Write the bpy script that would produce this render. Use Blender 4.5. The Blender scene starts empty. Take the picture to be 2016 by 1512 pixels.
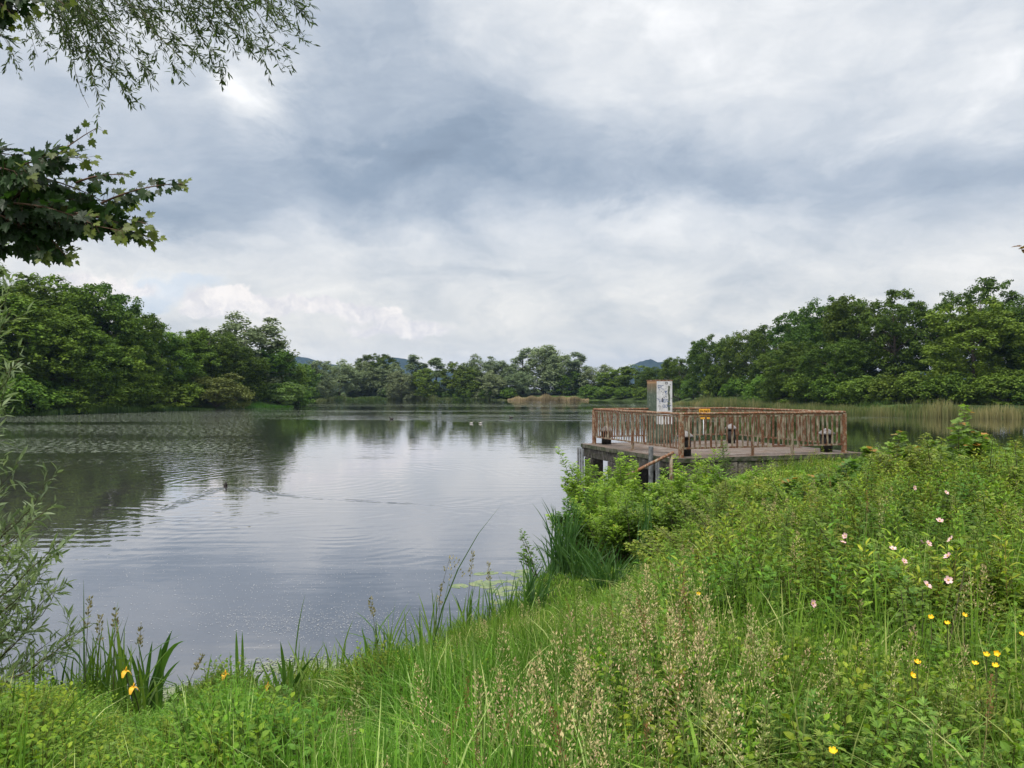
import bpy, bmesh, math, random
import numpy as np
from mathutils import Vector, Matrix

# ------------------------------------------------------------------ camera
scene = bpy.context.scene
col = scene.collection
F = 1514.0; CX = 1008.0; HY = 770.0; CAMZ = 2.7
def at(px, py, d):
    """point seen at photo pixel (px,py) at forward distance d"""
    return Vector(((px-CX)/F*d, d, CAMZ + (HY-py)/F*d))
cd = bpy.data.cameras.new('camera'); cam = bpy.data.objects.new('camera', cd); col.objects.link(cam)
cam.location = (0, 0, CAMZ); cam.rotation_euler = (math.radians(90), 0, 0)
cd.sensor_width = 36; cd.lens = 36*F/2016; cd.shift_y = 14/2016
cd.clip_start = 0.05; cd.clip_end = 12000
scene.camera = cam

# ------------------------------------------------------------------ light
SUN_EL, SUN_AZ = math.radians(60), math.radians(205)      # azimuth clockwise from +Y (view direction)
sd = bpy.data.lights.new('sun', 'SUN'); sun = bpy.data.objects.new('sun', sd); col.objects.link(sun)
sd.energy = 2.3; sd.angle = math.radians(12); sd.color = (1.0, 0.97, 0.90)
sdir = Vector((math.sin(SUN_AZ)*math.cos(SUN_EL), math.cos(SUN_AZ)*math.cos(SUN_EL), math.sin(SUN_EL)))
sd.color = (1.0, .955, .86); sun.rotation_euler = sdir.to_track_quat('Z', 'Y').to_euler(); sun.location = sdir*60

scene.view_settings.view_transform = 'Standard'; scene.view_settings.look = 'None'
scene.view_settings.exposure = 0.60; scene.view_settings.gamma = 1

class NT:
    """small node-building helper"""
    def __init__(s, tree): s.t = tree; s.n = tree.nodes; s.l = tree.links
    def new(s, kind, **kw):
        n = s.n.new(kind)
        for k, v in kw.items(): setattr(n, k, v)
        return n
    def put(s, sock, v):
        if isinstance(v, bpy.types.NodeSocket): s.l.new(v, sock)
        elif v is not None: sock.default_value = v
    def m(s, op, a, b=None, c=None, clamp=False):
        n = s.new('ShaderNodeMath', operation=op, use_clamp=clamp)
        for i, v in enumerate((a, b, c)):
            if v is not None: s.put(n.inputs[i], v)
        return n.outputs[0]
    def v(s, op, a, b=None, scale=None):
        n = s.new('ShaderNodeVectorMath', operation=op)
        s.put(n.inputs[0], a)
        if b is not None: s.put(n.inputs[1], b)
        if scale is not None: s.put(n.inputs[3], scale)
        return n.outputs[1] if op in ('LENGTH', 'DOT_PRODUCT', 'DISTANCE') else n.outputs[0]
    def xyz(s, x, y, z):
        n = s.new('ShaderNodeCombineXYZ'); s.put(n.inputs[0], x); s.put(n.inputs[1], y); s.put(n.inputs[2], z); return n.outputs[0]
    def sep(s, v):
        n = s.new('ShaderNodeSeparateXYZ'); s.put(n.inputs[0], v); return n.outputs
    def noise(s, vec, scale, detail=4, rough=.55, dist=0, out=0):
        n = s.new('ShaderNodeTexNoise'); s.put(n.inputs['Vector'], vec); n.inputs['Scale'].default_value = scale
        n.inputs['Detail'].default_value = detail; n.inputs['Roughness'].default_value = rough; n.inputs['Distortion'].default_value = dist
        return n.outputs[out]
    def ramp(s, fac, stops, interp='LINEAR'):
        n = s.new('ShaderNodeValToRGB'); s.put(n.inputs[0], fac); cr = n.color_ramp; cr.interpolation = interp
        while len(cr.elements) < len(stops): cr.elements.new(.5)
        for e, (p, c) in zip(cr.elements, stops):
            e.position = p; e.color = (c[0], c[1], c[2], 1) if isinstance(c, (tuple, list)) else (c, c, c, 1)
        return n.outputs[0]
    def mix(s, fac, a, b, mode='MIX'):
        n = s.new('ShaderNodeMix', data_type='RGBA', blend_type=mode)
        s.put(n.inputs[0], fac)
        for i, v in ((6, a), (7, b)):
            if isinstance(v, tuple) and len(v) == 3: v = (*v, 1)
            s.put(n.inputs[i], v)
        return n.outputs[2]
    def smooth(s, x, a, b):
        n = s.new('ShaderNodeMapRange', interpolation_type='SMOOTHSTEP'); s.put(n.inputs[0], x)
        n.inputs[1].default_value = a; n.inputs[2].default_value = b; return n.outputs[0]

# ------------------------------------------------------------------ sky
world = bpy.data.worlds.new('World'); scene.world = world; world.use_nodes = True
w = NT(world.node_tree); w.n.clear()
tc = w.new('ShaderNodeTexCoord'); D = w.v('NORMALIZE', tc.outputs['Generated'])
dx, dy, dz = w.sep(D)
azm = w.m('ARCTAN2', dx, dy); elv = w.m('ARCSINE', dz)
ae = w.xyz(azm, elv, 0)
# clouds lie on a layer overhead, so their pattern is laid out on a plane above the viewer
lay = w.m('ADD', w.m('MAXIMUM', dz, 0.0), .16)
plane = w.xyz(w.m('DIVIDE', dx, lay), w.m('DIVIDE', dy, lay), 0)
nbig = w.noise(plane, .8, 7, .55, .5)
nmid = w.noise(w.v('MULTIPLY', ae, (1, 2.4, 1)), 6.5, 8, .58, .6)
wv = w.noise(w.v('MULTIPLY', ae, (1, 1.7, 1)), 4.5, 6, .6, .3, out=1)
warp = w.v('SCALE', w.v('SUBTRACT', wv, (.5, .5, .5)), scale=.30)
aw = w.v('ADD', ae, w.v('MULTIPLY', warp, (1, .55, 0)))
def pxdir(px, py):
    return math.atan((px-CX)/F), math.atan((HY-py)/math.hypot(F, px-CX))
blobs = [  # heavy and thin places of the cloud cover
 (850,350,190,75,-.30),(560,330,190,90,-.20),(720,110,190,120,-.26),(1010,190,230,110,-.12),(1360,330,270,48,-.26),
 (330,430,120,60,-.26),(150,240,170,90,-.14),(1920,360,190,60,-.20),(1780,120,150,45,-.08),(870,545,170,32,-.14),
 (1620,240,200,40,-.10),(640,420,120,40,-.12),(1000,270,200,60,-.10),(1500,490,300,60,-.05),
 (512,175,60,48,.42),(1450,90,230,110,.13),(1230,40,170,60,.10),(1880,190,110,50,.22),(640,230,130,45,.12),
 (560,520,380,36,.07),(200,560,110,30,.12),(1300,420,260,30,.10),(240,310,110,50,.06),(1690,270,60,20,.16),
]
t = w.m('ADD', w.ramp(w.m('MULTIPLY', elv, 1/1.57), [(0, .70), (.08, .72), (.17, .68), (.25, .69), (.5, .80), (1, .95)]), 0.0)
for (px, py, sx, sy, a) in blobs:
    az0, el0 = pxdir(px, py)
    d = w.v('LENGTH', w.v('MULTIPLY', w.v('SUBTRACT', aw, (az0, el0, 0)), (F/sx/1.25, F/sy/1.25, 0)))
    g = w.m('EXPONENT', w.m('MULTIPLY', w.m('MULTIPLY', d, d), -1))
    t = w.m('MULTIPLY_ADD', g, a, t)
t = w.m('MULTIPLY_ADD', w.m('SUBTRACT', nbig, .5), .34, t)
t = w.m('MULTIPLY_ADD', w.m('SUBTRACT', nmid, .5), .42, t)
nf = w.noise(w.v('MULTIPLY', aw, (1, 1.5, 1)), 10, 7, .56, .2); t = w.m('MULTIPLY_ADD', w.m('SUBTRACT', nf, .5), .36, t)
nl_ = w.noise(w.v('MULTIPLY', aw, (1, 3.2, 1)), 9, 6, .6, .2); t = w.m('MULTIPLY_ADD', w.m('MULTIPLY', w.m('SUBTRACT', nl_, .5), w.smooth(elv, .30, .10)), .40, t)
cloud = w.ramp(t, [(0, (.18, .23, .30)), (.25, (.27, .335, .42)), (.45, (.41, .465, .54)), (.62, (.56, .60, .65)), (.78, (.72, .74, .76)), (.92, (.88, .885, .89)), (1, (.97, .97, .98))])
# cumulus heads low over the far shore
def blobsum(lst, vec):
    r = 0.0
    for (px, py, sx, sy, a) in lst:
        az0, el0 = pxdir(px, py)
        d = w.v('LENGTH', w.v('MULTIPLY', w.v('SUBTRACT', vec, (az0, el0, 0)), (F/sx, F/sy, 0)))
        g = w.m('MULTIPLY', w.m('EXPONENT', w.m('MULTIPLY', w.m('MULTIPLY', d, d), -1)), a)
        r = g if r == 0.0 else w.m('ADD', r, g)
    return r
pv = w.noise(ae, 26, 6, .6, 0, out=1)
aw2 = w.v('ADD', ae, w.v('MULTIPLY', w.v('SUBTRACT', pv, (.5, .5, .5)), (.055, .045, 0)))
cum = blobsum([(430,585,62,26,1.0),(520,600,55,22,.9),(390,612,50,16,.7),(600,600,30,16,.8),(690,610,40,20,.9),(760,615,30,18,.9),(830,645,60,22,1.0),(720,650,60,14,.6),(240,575,60,18,.8),(150,545,70,20,.6),(640,600,30,14,.8),(1090,615,50,12,.35)], aw2)
cumk = w.smooth(cum, .28, .62)
puff = w.noise(aw2, 30, 6, .6)
cumc = w.mix(w.smooth(puff, .35, .65), (.66, .64, .66), (.97, .90, .84))
blue = w.smooth(blobsum([(320,575,60,30,1.0),(270,615,70,26,.8),(420,555,60,14,.6),(60,555,60,20,.4),(950,700,110,14,.2)], aw), .25, .8)
sky = w.new('ShaderNodeTexSky', sky_type='NISHITA'); sky.sun_disc = False; sky.sun_elevation = SUN_EL; sky.sun_rotation = SUN_AZ
skyc = w.v('SCALE', sky.outputs[0], scale=.095)
cloud = w.mix(w.smooth(elv, .26, .04), cloud, w.mix(1.0, cloud, (1.07, 1.01, .91, 1), 'MULTIPLY'))
c1 = w.mix(w.m('MULTIPLY', blue, .5), cloud, (.50, .61, .74, 1))
c2 = w.mix(w.m('MULTIPLY', cumk, .8), c1, cumc)
c2 = w.mix(.06, c2, skyc)
# overcast sky is brighter towards the zenith
zen = w.m('MULTIPLY_ADD', w.smooth(elv, .55, 1.3), 1.1, 1.0)
bg = w.new('ShaderNodeBackground'); w.l.new(w.v('SCALE', c2, scale=zen), bg.inputs[0]); bg.inputs[1].default_value = .80
wo = w.new('ShaderNodeOutputWorld'); w.l.new(bg.outputs[0], wo.inputs[0])
world.cycles.sampling_method = 'MANUAL'; world.cycles.sample_map_resolution = 512
scene.cycles.max_bounces = 6; scene.cycles.diffuse_bounces = 3; scene.cycles.glossy_bounces = 3
scene.cycles.transmission_bounces = 3; scene.cycles.volume_bounces = 0; scene.cycles.transparent_max_bounces = 4

# ------------------------------------------------------------------ helpers
def tag(o, label=None, cat=None, group=None, kind=None):
    if label: o['label'] = label
    if cat: o['category'] = cat
    if group: o['group'] = group
    if kind: o['kind'] = kind
    return o
def empty(name, loc, label, cat, group=None, rz=0):
    o = bpy.data.objects.new(name, None); col.objects.link(o); o.location = loc; o.rotation_euler = (0, 0, rz)
    o.empty_display_size = .2
    return tag(o, label, cat, group)
def link(name, me, parent=None, loc=None):
    o = bpy.data.objects.new(name, me); col.objects.link(o)
    if parent: o.parent = parent
    if loc is not None: o.location = loc
    return o
def make_mesh(name, V, faces, mat, C=None, smooth=False):
    """V (n,3); faces: list of int arrays (m,k); C (n,3) point colours"""
    me = bpy.data.meshes.new(name)
    V = np.ascontiguousarray(V, dtype=np.float32)
    faces = [np.asarray(f, dtype=np.int32) for f in faces if len(f)]
    loops = np.concatenate([f.ravel() for f in faces])
    sizes = np.concatenate([np.full(len(f), f.shape[1], np.int32) for f in faces])
    starts = np.concatenate([[0], np.cumsum(sizes)[:-1]]).astype(np.int32)
    me.vertices.add(len(V)); me.vertices.foreach_set('co', V.ravel())
    me.loops.add(len(loops)); me.loops.foreach_set('vertex_index', loops)
    me.polygons.add(len(sizes)); me.polygons.foreach_set('loop_start', starts)
    me.polygons.foreach_set('use_smooth', np.full(len(sizes), smooth))
    if C is not None:
        a = me.color_attributes.new('col', 'FLOAT_COLOR', 'POINT')
        a.data.foreach_set('color', np.concatenate([C, np.ones((len(C), 1))], 1).astype(np.float32).ravel())
    me.update(calc_edges=True)
    if mat: me.materials.append(mat)
    return me
class MB:
    """collects verts / faces / colours of one mesh"""
    def __init__(s): s.V = []; s.Fs = []; s.C = []; s.n = 0
    def add(s, V, faces, c=(1, 1, 1)):
        V = np.asarray(V, float)
        s.V.append(V); s.Fs += [np.asarray(f)+s.n for f in faces]
        c = np.asarray(c, float); s.C.append(np.tile(c, (len(V), 1)) if c.ndim == 1 else c); s.n += len(V)
    def tube(s, pts, rad, k=6, c=(1, 1, 1), cap=True):
        pts = np.asarray(pts, float); n = len(pts); rad = np.full(n, rad) if np.isscalar(rad) else np.asarray(rad)
        T = np.gradient(pts, axis=0); T /= np.linalg.norm(T, axis=1)[:, None]+1e-9
        up = np.array([0, 0, 1.]) if abs(T[0, 2]) < .9 else np.array([1., 0, 0])
        A = np.cross(T, up); A /= np.linalg.norm(A, axis=1)[:, None]+1e-9; B = np.cross(T, A)
        a = np.arange(k)/k*2*np.pi
        V = (pts[:, None, :] + rad[:, None, None]*(np.cos(a)[None, :, None]*A[:, None, :]+np.sin(a)[None, :, None]*B[:, None, :])).reshape(-1, 3)
        i = np.arange(n-1)[:, None]*k; j = np.arange(k)[None, :]; j2 = (j+1) % k
        q = np.stack([i+j, i+j2, i+k+j2, i+k+j], -1).reshape(-1, 4)
        fs = [q]
        if cap: fs += [np.arange(k)[None, ::-1], (np.arange(k)+(n-1)*k)[None, :]]
        s.add(V, fs, c)
    def box(s, c0, c1, R=None, loc=(0, 0, 0), c=(1, 1, 1)):
        x0, y0, z0 = c0; x1, y1, z1 = c1
        V = np.array([[x0, y0, z0], [x1, y0, z0], [x1, y1, z0], [x0, y1, z0], [x0, y0, z1], [x1, y0, z1], [x1, y1, z1], [x0, y1, z1]], float)
        if R is not None: V = V @ np.asarray(R).T
        V = V+np.asarray(loc)
        s.add(V, [np.array([[0, 3, 2, 1], [4, 5, 6, 7], [0, 1, 5, 4], [1, 2, 6, 5], [2, 3, 7, 6], [3, 0, 4, 7]])], c)
    def prism(s, poly, z0, z1, c=(1, 1, 1)):
        n = len(poly); V = [(x, y, z0) for x, y in poly]+[(x, y, z1) for x, y in poly]
        q = [[i, (i+1) % n, n+(i+1) % n, n+i] for i in range(n)]
        s.add(V, [np.array(q), np.arange(n)[None, ::-1], (np.arange(n)+n)[None, :]], c)
    def lathe(s, prof, k=14, loc=(0, 0, 0), c=(1, 1, 1)):
        n = len(prof); a = np.arange(k)/k*2*np.pi
        V = np.array([[r*math.cos(t), r*math.sin(t), z] for r, z in prof for t in a])+np.asarray(loc)
        i = np.arange(n-1)[:, None]*k; j = np.arange(k)[None, :]; j2 = (j+1) % k
        q = np.stack([i+j, i+j2, i+k+j2, i+k+j], -1).reshape(-1, 4)
        s.add(V, [q, np.arange(k)[None, ::-1], (np.arange(k)+(n-1)*k)[None, :]], c)
    def mesh(s, name, mat, smooth=False):
        return make_mesh(name, np.concatenate(s.V), s.Fs, mat, np.concatenate(s.C), smooth)
    def build(s, name, mat, parent=None, smooth=False, loc=None, bevel=0):
        o = link(name, s.mesh(name, mat, smooth), parent, loc)
        if bevel:
            b = o.modifiers.new('bevel', 'BEVEL'); b.width = bevel; b.segments = 2; b.limit_method = 'ANGLE'
        return o
def rotz(a): c, s = math.cos(a), math.sin(a); return np.array([[c, -s, 0], [s, c, 0], [0, 0, 1]])
def rand_rot(rng, n, tilt):
    """n rotation matrices: random heading, tilted by up to 'tilt' (array)"""
    a = rng.uniform(0, 2*np.pi, n); b = tilt; g = rng.uniform(0, 2*np.pi, n)
    ca, sa, cb, sb = np.cos(a), np.sin(a), np.cos(b), np.sin(b)
    Rz = np.zeros((n, 3, 3)); Rz[:, 0, 0] = ca; Rz[:, 0, 1] = -sa; Rz[:, 1, 0] = sa; Rz[:, 1, 1] = ca; Rz[:, 2, 2] = 1
    Rx = np.zeros((n, 3, 3)); Rx[:, 0, 0] = 1; Rx[:, 1, 1] = cb; Rx[:, 1, 2] = -sb; Rx[:, 2, 1] = sb; Rx[:, 2, 2] = cb
    return Rz @ Rx
def frames(dirs, rng, up=(0, 0, 1), jit=.4):
    """matrices whose y axis is dirs and z axis (leaf normal) leans to 'up'"""
    n = len(dirs); y = dirs/(np.linalg.norm(dirs, axis=1)[:, None]+1e-9)
    u = np.tile(np.asarray(up, float), (n, 1)) + rng.normal(0, jit, (n, 3))
    x = np.cross(y, u); x /= np.linalg.norm(x, axis=1)[:, None]+1e-9; z = np.cross(x, y)
    return np.stack([x, y, z], -1)
def inst(mb, PV, PF, M, pos, C, PC=None):
    """bake instances: PV (v,3) proto, PF list of faces, M (n,3,3), pos (n,3), C (n,3)"""
    n = len(pos); nv = len(PV)
    V = (np.einsum('nij,vj->nvi', M, PV)+pos[:, None, :]).reshape(-1, 3)
    off = (np.arange(n)*nv)[:, None, None]
    fs = [(np.asarray(f)[None]+off).reshape(-1, np.asarray(f).shape[1]) for f in PF]
    CC = np.repeat(C, nv, 0)
    if PC is not None: CC = CC*np.tile(PC, (n, 1))
    mb.add(V, fs, CC)

# leaf prototypes: y axis = length 1 from the stalk, z = normal
def leaf_lance(wd=.2, fold=.25, droop=.15):
    V = np.array([[0, 0, 0], [-wd*.8, .35, fold*wd], [0, .38, 0], [wd*.8, .35, fold*wd], [-wd*.7, .65, fold*wd-droop*.4], [0, .68, -droop*.4], [wd*.7, .65, fold*wd-droop*.4], [0, 1, -droop]])
    return V, [np.array([[0, 2, 1], [0, 3, 2], [4, 5, 7], [5, 6, 7]]), np.array([[1, 2, 5, 4], [2, 3, 6, 5]])]
def leaf_quad(wd=.3):
    V = np.array([[0, 0, 0], [wd, .5, .06], [0, 1, -.05], [-wd, .5, .06]]); return V, [np.array([[0, 1, 2, 3]])]
def leaf_tri(wd=.3):
    V = np.array([[-wd, 0, 0], [wd, .1, .0], [0, 1, 0]]); return V, [np.array([[0, 1, 2]])]
def leaf_maple():
    half = [(0, .0), (.10, .02), (.22, -.10), (.30, .02), (.42, .02), (.36, .16), (.56, .30), (.44, .36), (.52, .56), (.34, .50), (.26, .46), (.20, .62), (.27, .74), (.12, .76), (0, 1.0)]
    out = [(x, y) for x, y in half]+[(-x, y) for x, y in half[-2:0:-1]]
    V = [(0, .33, 0)]+[(x, y, .12*abs(x)-.10*y*y+.02*math.sin(9*x)) for x, y in out]
    n = len(out); return np.array(V), [np.array([[0, 1+i, 1+(i+1) % n] for i in range(n)])]
L_LANCE = leaf_lance(.17); L_WIDE = leaf_lance(.36, .3, .25); L_WIL = leaf_lance(.12, .3, .12); L_MAPLE = leaf_maple(); L_QUAD = leaf_quad(); L_TRI = leaf_tri()

# ------------------------------------------------------------------ materials
def mat_new(name):
    m = bpy.data.materials.new(name); m.use_nodes = True; n = NT(m.node_tree); n.n.clear()
    out = n.new('ShaderNodeOutputMaterial'); return m, n, out
def leaf_mat(name, mul=(1, 1, 1), trans=.30, spec=.15, rough=.5, vary=.25, hue=.03):
    m, n, out = mat_new(name)
    a = n.new('ShaderNodeAttribute', attribute_name='col'); oi = n.new('ShaderNodeObjectInfo')
    c = n.mix(1.0, a.outputs['Color'], (*mul, 1), 'MULTIPLY')
    hs = n.new('ShaderNodeHueSaturation'); n.put(hs.inputs['Color'], c)
    r = oi.outputs['Random']
    n.put(hs.inputs['Value'], n.m('MULTIPLY_ADD', r, vary, 1-vary/2)); n.put(hs.inputs['Hue'], n.m('MULTIPLY_ADD', n.m('FRACT', n.m('MULTIPLY', r, 7.3)), hue, .5-hue/2))
    p = n.new('ShaderNodeBsdfPrincipled'); n.put(p.inputs['Base Color'], hs.outputs[0]); p.inputs['Roughness'].default_value = rough; p.inputs['Specular IOR Level'].default_value = spec
    tr = n.new('ShaderNodeBsdfTranslucent'); n.put(tr.inputs[0], n.mix(1.0, hs.outputs[0], (1.25, 1.35, .7, 1), 'MULTIPLY'))
    mx = n.new('ShaderNodeMixShader'); mx.inputs[0].default_value = trans
    n.l.new(p.outputs[0], mx.inputs[1]); n.l.new(tr.outputs[0], mx.inputs[2]); n.l.new(mx.outputs[0], out.inputs[0]); return m
def surf_mat(name, colfn, rough=.8, spec=.3, bump=None, metal=0, bdist=.02):
    m, n, out = mat_new(name)
    g = n.new('ShaderNodeNewGeometry'); tcn = n.new('ShaderNodeTexCoord'); pos = g.outputs['Position']
    p = n.new('ShaderNodeBsdfPrincipled'); c = colfn(n, pos, tcn)
    if isinstance(c, tuple): c = (*c, 1)
    n.put(p.inputs['Base Color'], c)
    p.inputs['Roughness'].default_value = rough; p.inputs['Specular IOR Level'].default_value = spec; p.inputs['Metallic'].default_value = metal
    if bump:
        b = n.new('ShaderNodeBump'); b.inputs['Strength'].default_value = bump[1]; b.inputs['Distance'].default_value = bdist
        n.put(b.inputs['Height'], n.noise(pos, bump[0], 5, .6)); n.l.new(b.outputs[0], p.inputs['Normal'])
    n.l.new(p.outputs[0], out.inputs[0]); return m
M_LEAF = leaf_mat('leaf_broad'); M_FAR = leaf_mat('leaf_far', trans=.25, spec=.08, vary=.35, hue=.035)
M_NEAR = leaf_mat('leaf_near', trans=.40, spec=.3, rough=.45, vary=.1, hue=.01)
M_GRASS = leaf_mat('grass_blades', trans=.38, spec=.15, rough=.5, vary=0, hue=0)
M_SEED = leaf_mat('seed_heads', trans=.2, spec=.15, rough=.7, vary=0, hue=0)
M_BARK = surf_mat('bark', lambda n, p, t: n.ramp(n.noise(n.v('MULTIPLY', p, (1, 1, .25)), 9, 5), [(.3, (.035, .027, .02)), (.7, (.14, .115, .09))]), .9, .15, (14, .6))
M_STEM = surf_mat('green_stem', lambda n, p, t: n.ramp(n.noise(p, 5, 3), [(.3, (.05, .07, .025)), (.7, (.12, .09, .05))]), .7)
M_REDSTEM = surf_mat('red_brown_stem', lambda n, p, t: n.ramp(n.noise(p, 5, 3), [(.3, (.07, .035, .02)), (.7, (.14, .08, .05))]), .6)
def ground_col(n, p, t):
    a = n.ramp(n.noise(p, 1.7, 6), [(.3, (.022, .030, .012)), (.55, (.040, .060, .018)), (.8, (.075, .085, .03))])
    b = n.ramp(n.noise(p, .05, 4), [(.4, (.03, .045, .014)), (.7, (.085, .13, .032))])
    x, y, z = n.sep(p); k = n.smooth(y, 30, 60)
    return n.mix(k, a, b)
M_GROUND = surf_mat('soil_and_turf', ground_col, .95, .1, (6, .8), bdist=.05)
def rust_col(n, p, t):
    q = n.v('MULTIPLY', p, (1, 1, .30))
    f = n.noise(q, 13, 5, .65)
    rust = n.ramp(n.noise(p, 34, 4, .6), [(.3, (.055, .026, .016)), (.55, (.14, .062, .031)), (.8, (.25, .13, .07))])
    paint = n.ramp(n.noise(q, 22, 4), [(.3, (.13, .11, .075)), (.7, (.34, .30, .22))])
    return n.mix(n.ramp(f, [(.46, 0.0), (.58, 1.0)]), rust, paint)
M_RUST = surf_mat('rusty_peeling_paint', rust_col, .75, .25, (60, .5), bdist=.004)
def rust2(n, p, t):
    f = n.noise(n.v('MULTIPLY', p, (1, 1, .6)), 15, 6, .7)
    rust = n.ramp(n.noise(p, 30, 4, .6), [(.3, (.055, .027, .017)), (.5, (.17, .074, .036)), (.8, (.30, .155, .085))])
    return n.mix(n.ramp(f, [(.50, 0.0), (.60, .85)]), rust, (.30, .26, .19))
M_RAIL = surf_mat('rusty_handrail', rust2, .7, .25, (60, .5), bdist=.004)
def conc_col(n, p, t):
    gg = n.new('ShaderNodeNewGeometry'); nz = n.sep(gg.outputs['Normal'])[2]
    a = n.ramp(n.noise(p, 55, 4, .7), [(.35, (.075, .062, .055)), (.5, (.17, .14, .125)), (.66, (.30, .26, .235))])
    k = n.ramp(n.noise(p, 2.2, 5, .6), [(.45, 0.0), (.65, .75)])
    top = n.mix(k, a, (.055, .050, .038)); st_ = n.ramp(n.noise(p, 1.1, 5, .65), [(.42, 0.0), (.5, .55), (.56, .1)]); top = n.mix(st_, top, (.10, .055, .03))
    side = n.mix(n.ramp(n.noise(p, 7, 5), [(.4, 0.0), (.6, 1.0)]), (.10, .092, .075), (.030, .042, .016))
    return n.mix(n.smooth(nz, .7, .3), top, side)
M_DECK = surf_mat('gravel_concrete', conc_col, .9, .2, (70, .8), bdist=.01)
def dark_conc(n, p, t):
    a = n.ramp(n.noise(n.v('MULTIPLY', p, (1, 1, .5)), 11, 6, .65), [(.35, (.018, .016, .014)), (.55, (.055, .050, .045)), (.72, (.15, .14, .125))])
    return n.mix(n.ramp(n.noise(p, 4, 4), [(.5, 0.0), (.7, .7)]), a, (.035, .045, .018))
M_DARKC = surf_mat('weathered_dark_concrete', dark_conc, .9, .2, (25, .9), bdist=.02)
def moss_conc(n, p, t):
    a = n.ramp(n.noise(p, 18, 6, .7), [(.35, (.06, .052, .04)), (.55, (.16, .145, .12)), (.75, (.32, .30, .26))])
    return n.mix(n.ramp(n.noise(p, 5, 5), [(.45, 0.0), (.6, .85)]), a, (.035, .055, .016))
M_MOSS = surf_mat('mossy_concrete', moss_conc, .95, .1, (22, 1.0), bdist=.03)
M_GALV = surf_mat('dull_galvanised_steel', lambda n, p, t: n.ramp(n.noise(p, 12, 4), [(.3, (.055, .06, .065)), (.7, (.19, .20, .21))]), .5, .4)
M_BLACK = surf_mat('tarred_pile_and_deck_shade', lambda n, p, t: n.ramp(n.noise(p, 12, 4), [(.3, (.008, .008, .008)), (.7, (.03, .027, .024))]), .8, .3, (20, .5))
M_CAP = surf_mat('weathered_cap', lambda n, p, t: n.ramp(n.noise(p, 20, 4), [(.3, (.09, .085, .085)), (.7, (.24, .225, .225))]), .6, .4)

# ------------------------------------------------------------------ lake outline and terrain
LAKE = np.array([(-60,45),(-62,70),(-54,82),(-52,87),(-48,102),(-42,117),(-37.5,127),(-38,146),(-49,178),(-58,213),(-45,237),(-33,240),(-1,228),(23,226),
 (40,192),(36,166),(33,150),(38,120),(40.5,97),(41,84),(50,75),(70,66),(84,50),(72,32),(45,22),(25,18.8),(14,19.3),(9.8,21),(8.5,21.3),(5.5,20.4),(3.3,18.9),
 (2.2,17.1),(1.5,14.8),(.95,12.6),(.45,11.0),(.1,9.9),(-.55,8.45),(-1.3,7.5),(-2.7,6.95),(-4.4,6.7),(-8,6.6),(-20,8.5),(-40,22)], float)
def sdist(P):
    """distance to the shoreline, positive on land"""
    P = np.atleast_2d(P); best = np.full(len(P), 1e9); inside = np.zeros(len(P), bool)
    A = LAKE; B = np.roll(LAKE, -1, 0)
    for a, b in zip(A, B):
        ab = b-a; tt = np.clip(((P-a)@ab)/(ab@ab), 0, 1); d = np.linalg.norm(P-a-tt[:, None]*ab, axis=1); best = np.minimum(best, d)
        c = ((a[1] > P[:, 1]) != (b[1] > P[:, 1])); xx = a[0]+(P[:, 1]-a[1])*ab[0]/(ab[1] if ab[1] != 0 else 1e-9)
        inside ^= c & (P[:, 0] < xx)
    return np.where(inside, -best, best)
def sstep(x): x = np.clip(x, 0, 1); return x*x*(3-2*x)
def gz(x, y):
    x = np.atleast_1d(np.asarray(x, float)); y = np.atleast_1d(np.asarray(y, float))
    s = sdist(np.stack([x, y], 1)) + .12*np.sin(x*2.1+1)*np.cos(y*1.7)+.08*np.sin(x*5.3+y*4.1)
    h = np.where(s > 0, 1.15*sstep(s/4.3), np.maximum(s*.35, -1.6))
    far = sstep((y-40)/40.)
    h = h + far*1.6*sstep((s-6)/45.)*(x > 0) + .5*far*sstep((s-4)/30.)
    h = h + np.where(s > 2, .05*np.sin(x*1.3)*np.sin(y*.9+.5), 0)
    return h
def g1(x, y): return float(gz(x, y)[0])
r_ = np.concatenate([[0], np.geomspace(.6, 40, 110), np.geomspace(41.5, 320, 100), np.geomspace(340, 7500, 24)])
na = 420; a_ = np.arange(na)/na*2*np.pi
RR, AA = np.meshgrid(r_[1:], a_, indexing='ij')
X = np.concatenate([[0], (RR*np.sin(AA)).ravel()]); Y = np.concatenate([[0], (RR*np.cos(AA)).ravel()]); Z = gz(X, Y)
i = 1+np.arange(len(r_)-2)[:, None]*na; j = np.arange(na)[None]; j2 = (j+1) % na
q = np.stack([i+j, i+na+j, i+na+j2, i+j2], -1).reshape(-1, 4)
tri = np.stack([np.zeros(na, int), 1+np.arange(na), 1+(np.arange(na)+1) % na], -1)
ground = link('ground', make_mesh('ground', np.stack([X, Y, Z], 1), [q, tri], M_GROUND, smooth=True)); ground['kind'] = 'structure'

# ------------------------------------------------------------------ water
DUCK = at(444, 958, 21.9)
m, n, out = mat_new('lake_water')
gn = n.new('ShaderNodeNewGeometry'); P = gn.outputs['Position']; x, y, z = n.sep(P)
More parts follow.
